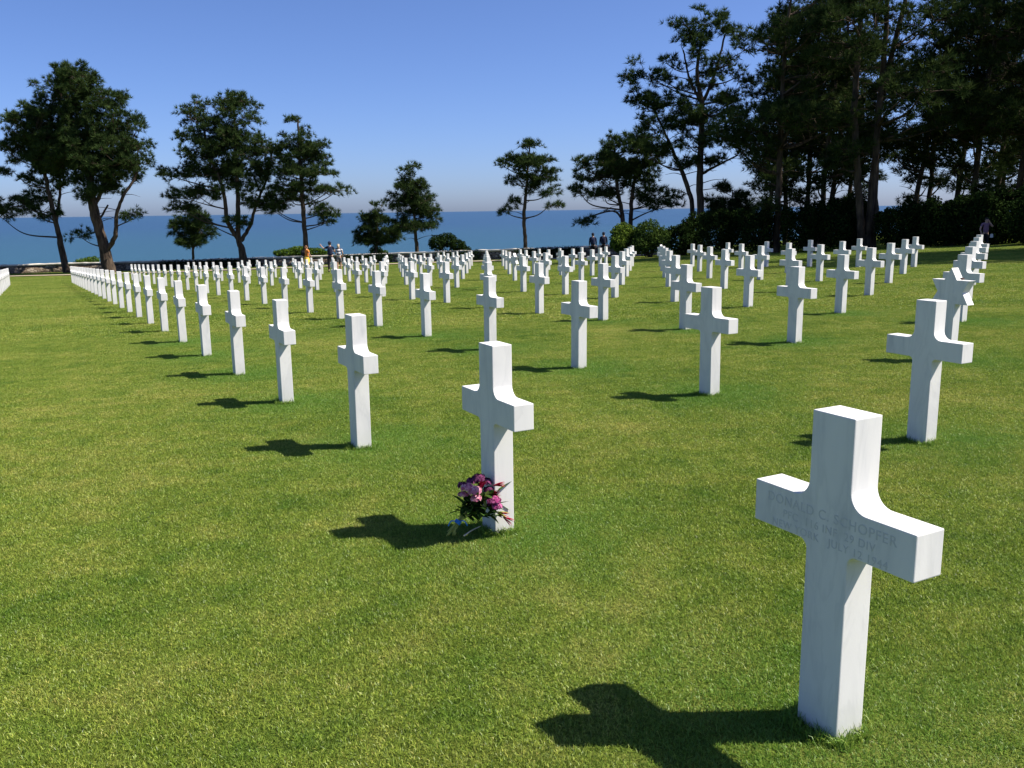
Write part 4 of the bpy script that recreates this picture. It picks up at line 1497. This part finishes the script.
p = foot(307.5, 271.8)
w1 = person(p, R(-35), hgt(p, 245, 307), 'woman with reddish hair in an orange top and yellow skirt by the tree', SK, ORANGE, YELLOW, LONGHAIR, ((-0.24, 0.05, 1.18), (-0.16, 0.22, 1.08)), ((0.25, 0.03, 1.17), (0.17, 0.22, 1.06)), skirt=True)
V, Fc = [], []
bmb = bmesh.new()
bmesh.ops.create_cube(bmb, size=1)
for v_ in bmb.verts:
    v_.co = Vector((v_.co.x * 0.28, v_.co.y * 0.16 - 0.19, v_.co.z * 0.40 + 1.27))
bmesh.ops.bevel(bmb, geom=bmb.edges[:], offset=0.05, segments=3, affect='EDGES')
me = bpy.data.meshes.new('backpack')
bmb.to_mesh(me)
bmb.free()
smooth(me)
bk = obj('backpack', me, BLACKC)
bk.matrix_world = Matrix.Translation(w1.location) @ Matrix.Rotation(R(-35), 4, 'Z') @ Matrix.Scale(w1.scale.x, 4) @ Matrix.Translation((-0.16, 0.02, 0))
tag(bk, 'dark backpack worn by the woman in yellow', 'backpack')
p = foot(331.0, 272.0)
m2 = person(p, R(12), hgt(p, 241.0, 333), 'man in a navy shirt and cap stretching his left arm out to take a photo', SK, NAVY, BLACKC, DARKHAIR, ((-0.34, 0.16, 1.36), (-0.47, 0.30, 1.50)), ((0.27, 0.05, 1.18), (0.18, 0.25, 1.20)), cap=NAVY2, build=1.25)
bmb = bmesh.new()
bmesh.ops.create_cube(bmb, size=1)
for v_ in bmb.verts:
    v_.co = Vector((v_.co.x * 0.10, v_.co.y * 0.05, v_.co.z * 0.07))
bmesh.ops.bevel(bmb, geom=bmb.edges[:], offset=0.01, segments=2, affect='EDGES')
bmesh.ops.create_cone(bmb, cap_ends=True, segments=16, radius1=0.026, radius2=0.026, depth=0.05, matrix=Matrix.Translation((0, 0.04, 0)) @ Matrix.Rotation(R(90), 4, 'X'))
me = bpy.data.meshes.new('camera_body')
bmb.to_mesh(me)
bmb.free()
ph = obj('compact_camera', me, mat('silver_plastic', (0.65, 0.55, 0.58), 0.4))
ph.matrix_world = m2.matrix_world if False else Matrix.Translation(m2.location) @ Matrix.Rotation(R(12), 4, 'Z') @ Matrix.Scale(m2.scale.x, 4) @ Matrix.Translation((-0.53, 0.40, 1.60))
tag(ph, 'small pale camera held out by the man in the navy shirt', 'camera')
p = foot(339.5, 270.8)
person(p, R(8), hgt(p, 243.5, 339), 'woman in a white and navy striped shirt beside the man in navy', SK, STRIPE, GREY, BLONDE, ((-0.24, 0.04, 1.18), (-0.18, 0.2, 1.12)), ((0.26, 0.0, 1.17), (0.24, 0.16, 1.02)), legs='short', build=1.1)
p = foot(592.8, 259.0)
person(p, R(4), hgt(p, 232.6, 592.8), 'man in a dark blue jacket seen from behind, left of the two at the wall', SK, NAVY2, BLACKC, DARKHAIR, *down, sleeves='long', cap=NAVY, build=1.4)
p = foot(603.4, 258.7)
person(p, R(-6), hgt(p, 231.8, 603.4), 'man in a dark blue jacket seen from behind, nearer the yellow green bush', SK, NAVY, BLACKC, DARKHAIR, *down, sleeves='long', cap=NAVY, build=1.45)
p = foot(984, 251.5)
w6 = person(p, R(165), hgt(p, 217.0, 984), 'person in a dusty purple top raising a hand to the face under the pines', SK, PURPLE, BLACKC, DARKHAIR, ((-0.30, 0.12, 1.30), (-0.10, 0.20, 1.55)), ((0.28, 0.02, 1.18), (0.24, 0.14, 0.98)), build=1.05)
bmb = bmesh.new()
bmesh.ops.create_cube(bmb, size=1)
for v_ in bmb.verts:
    t_ = 0.8 if v_.co.z > 0 else 1.0
    v_.co = Vector((v_.co.x * 0.16 * t_, v_.co.y * 0.07 * t_, v_.co.z * 0.2))
bmesh.ops.bevel(bmb, geom=bmb.edges[:], offset=0.015, segments=2, affect='EDGES')
me = bpy.data.meshes.new('bag')
bmb.to_mesh(me)
bmb.free()
bg_ = obj('handbag', me, mat('pale_bag', (0.6, 0.58, 0.55), 0.6))
bg_.matrix_world = Matrix.Translation(w6.location) @ Matrix.Rotation(R(165), 4, 'Z') @ Matrix.Scale(w6.scale.x, 4) @ Matrix.Translation((-0.27, 0.12, 0.83))
tag(bg_, 'small pale bag beside the person in purple', 'bag')
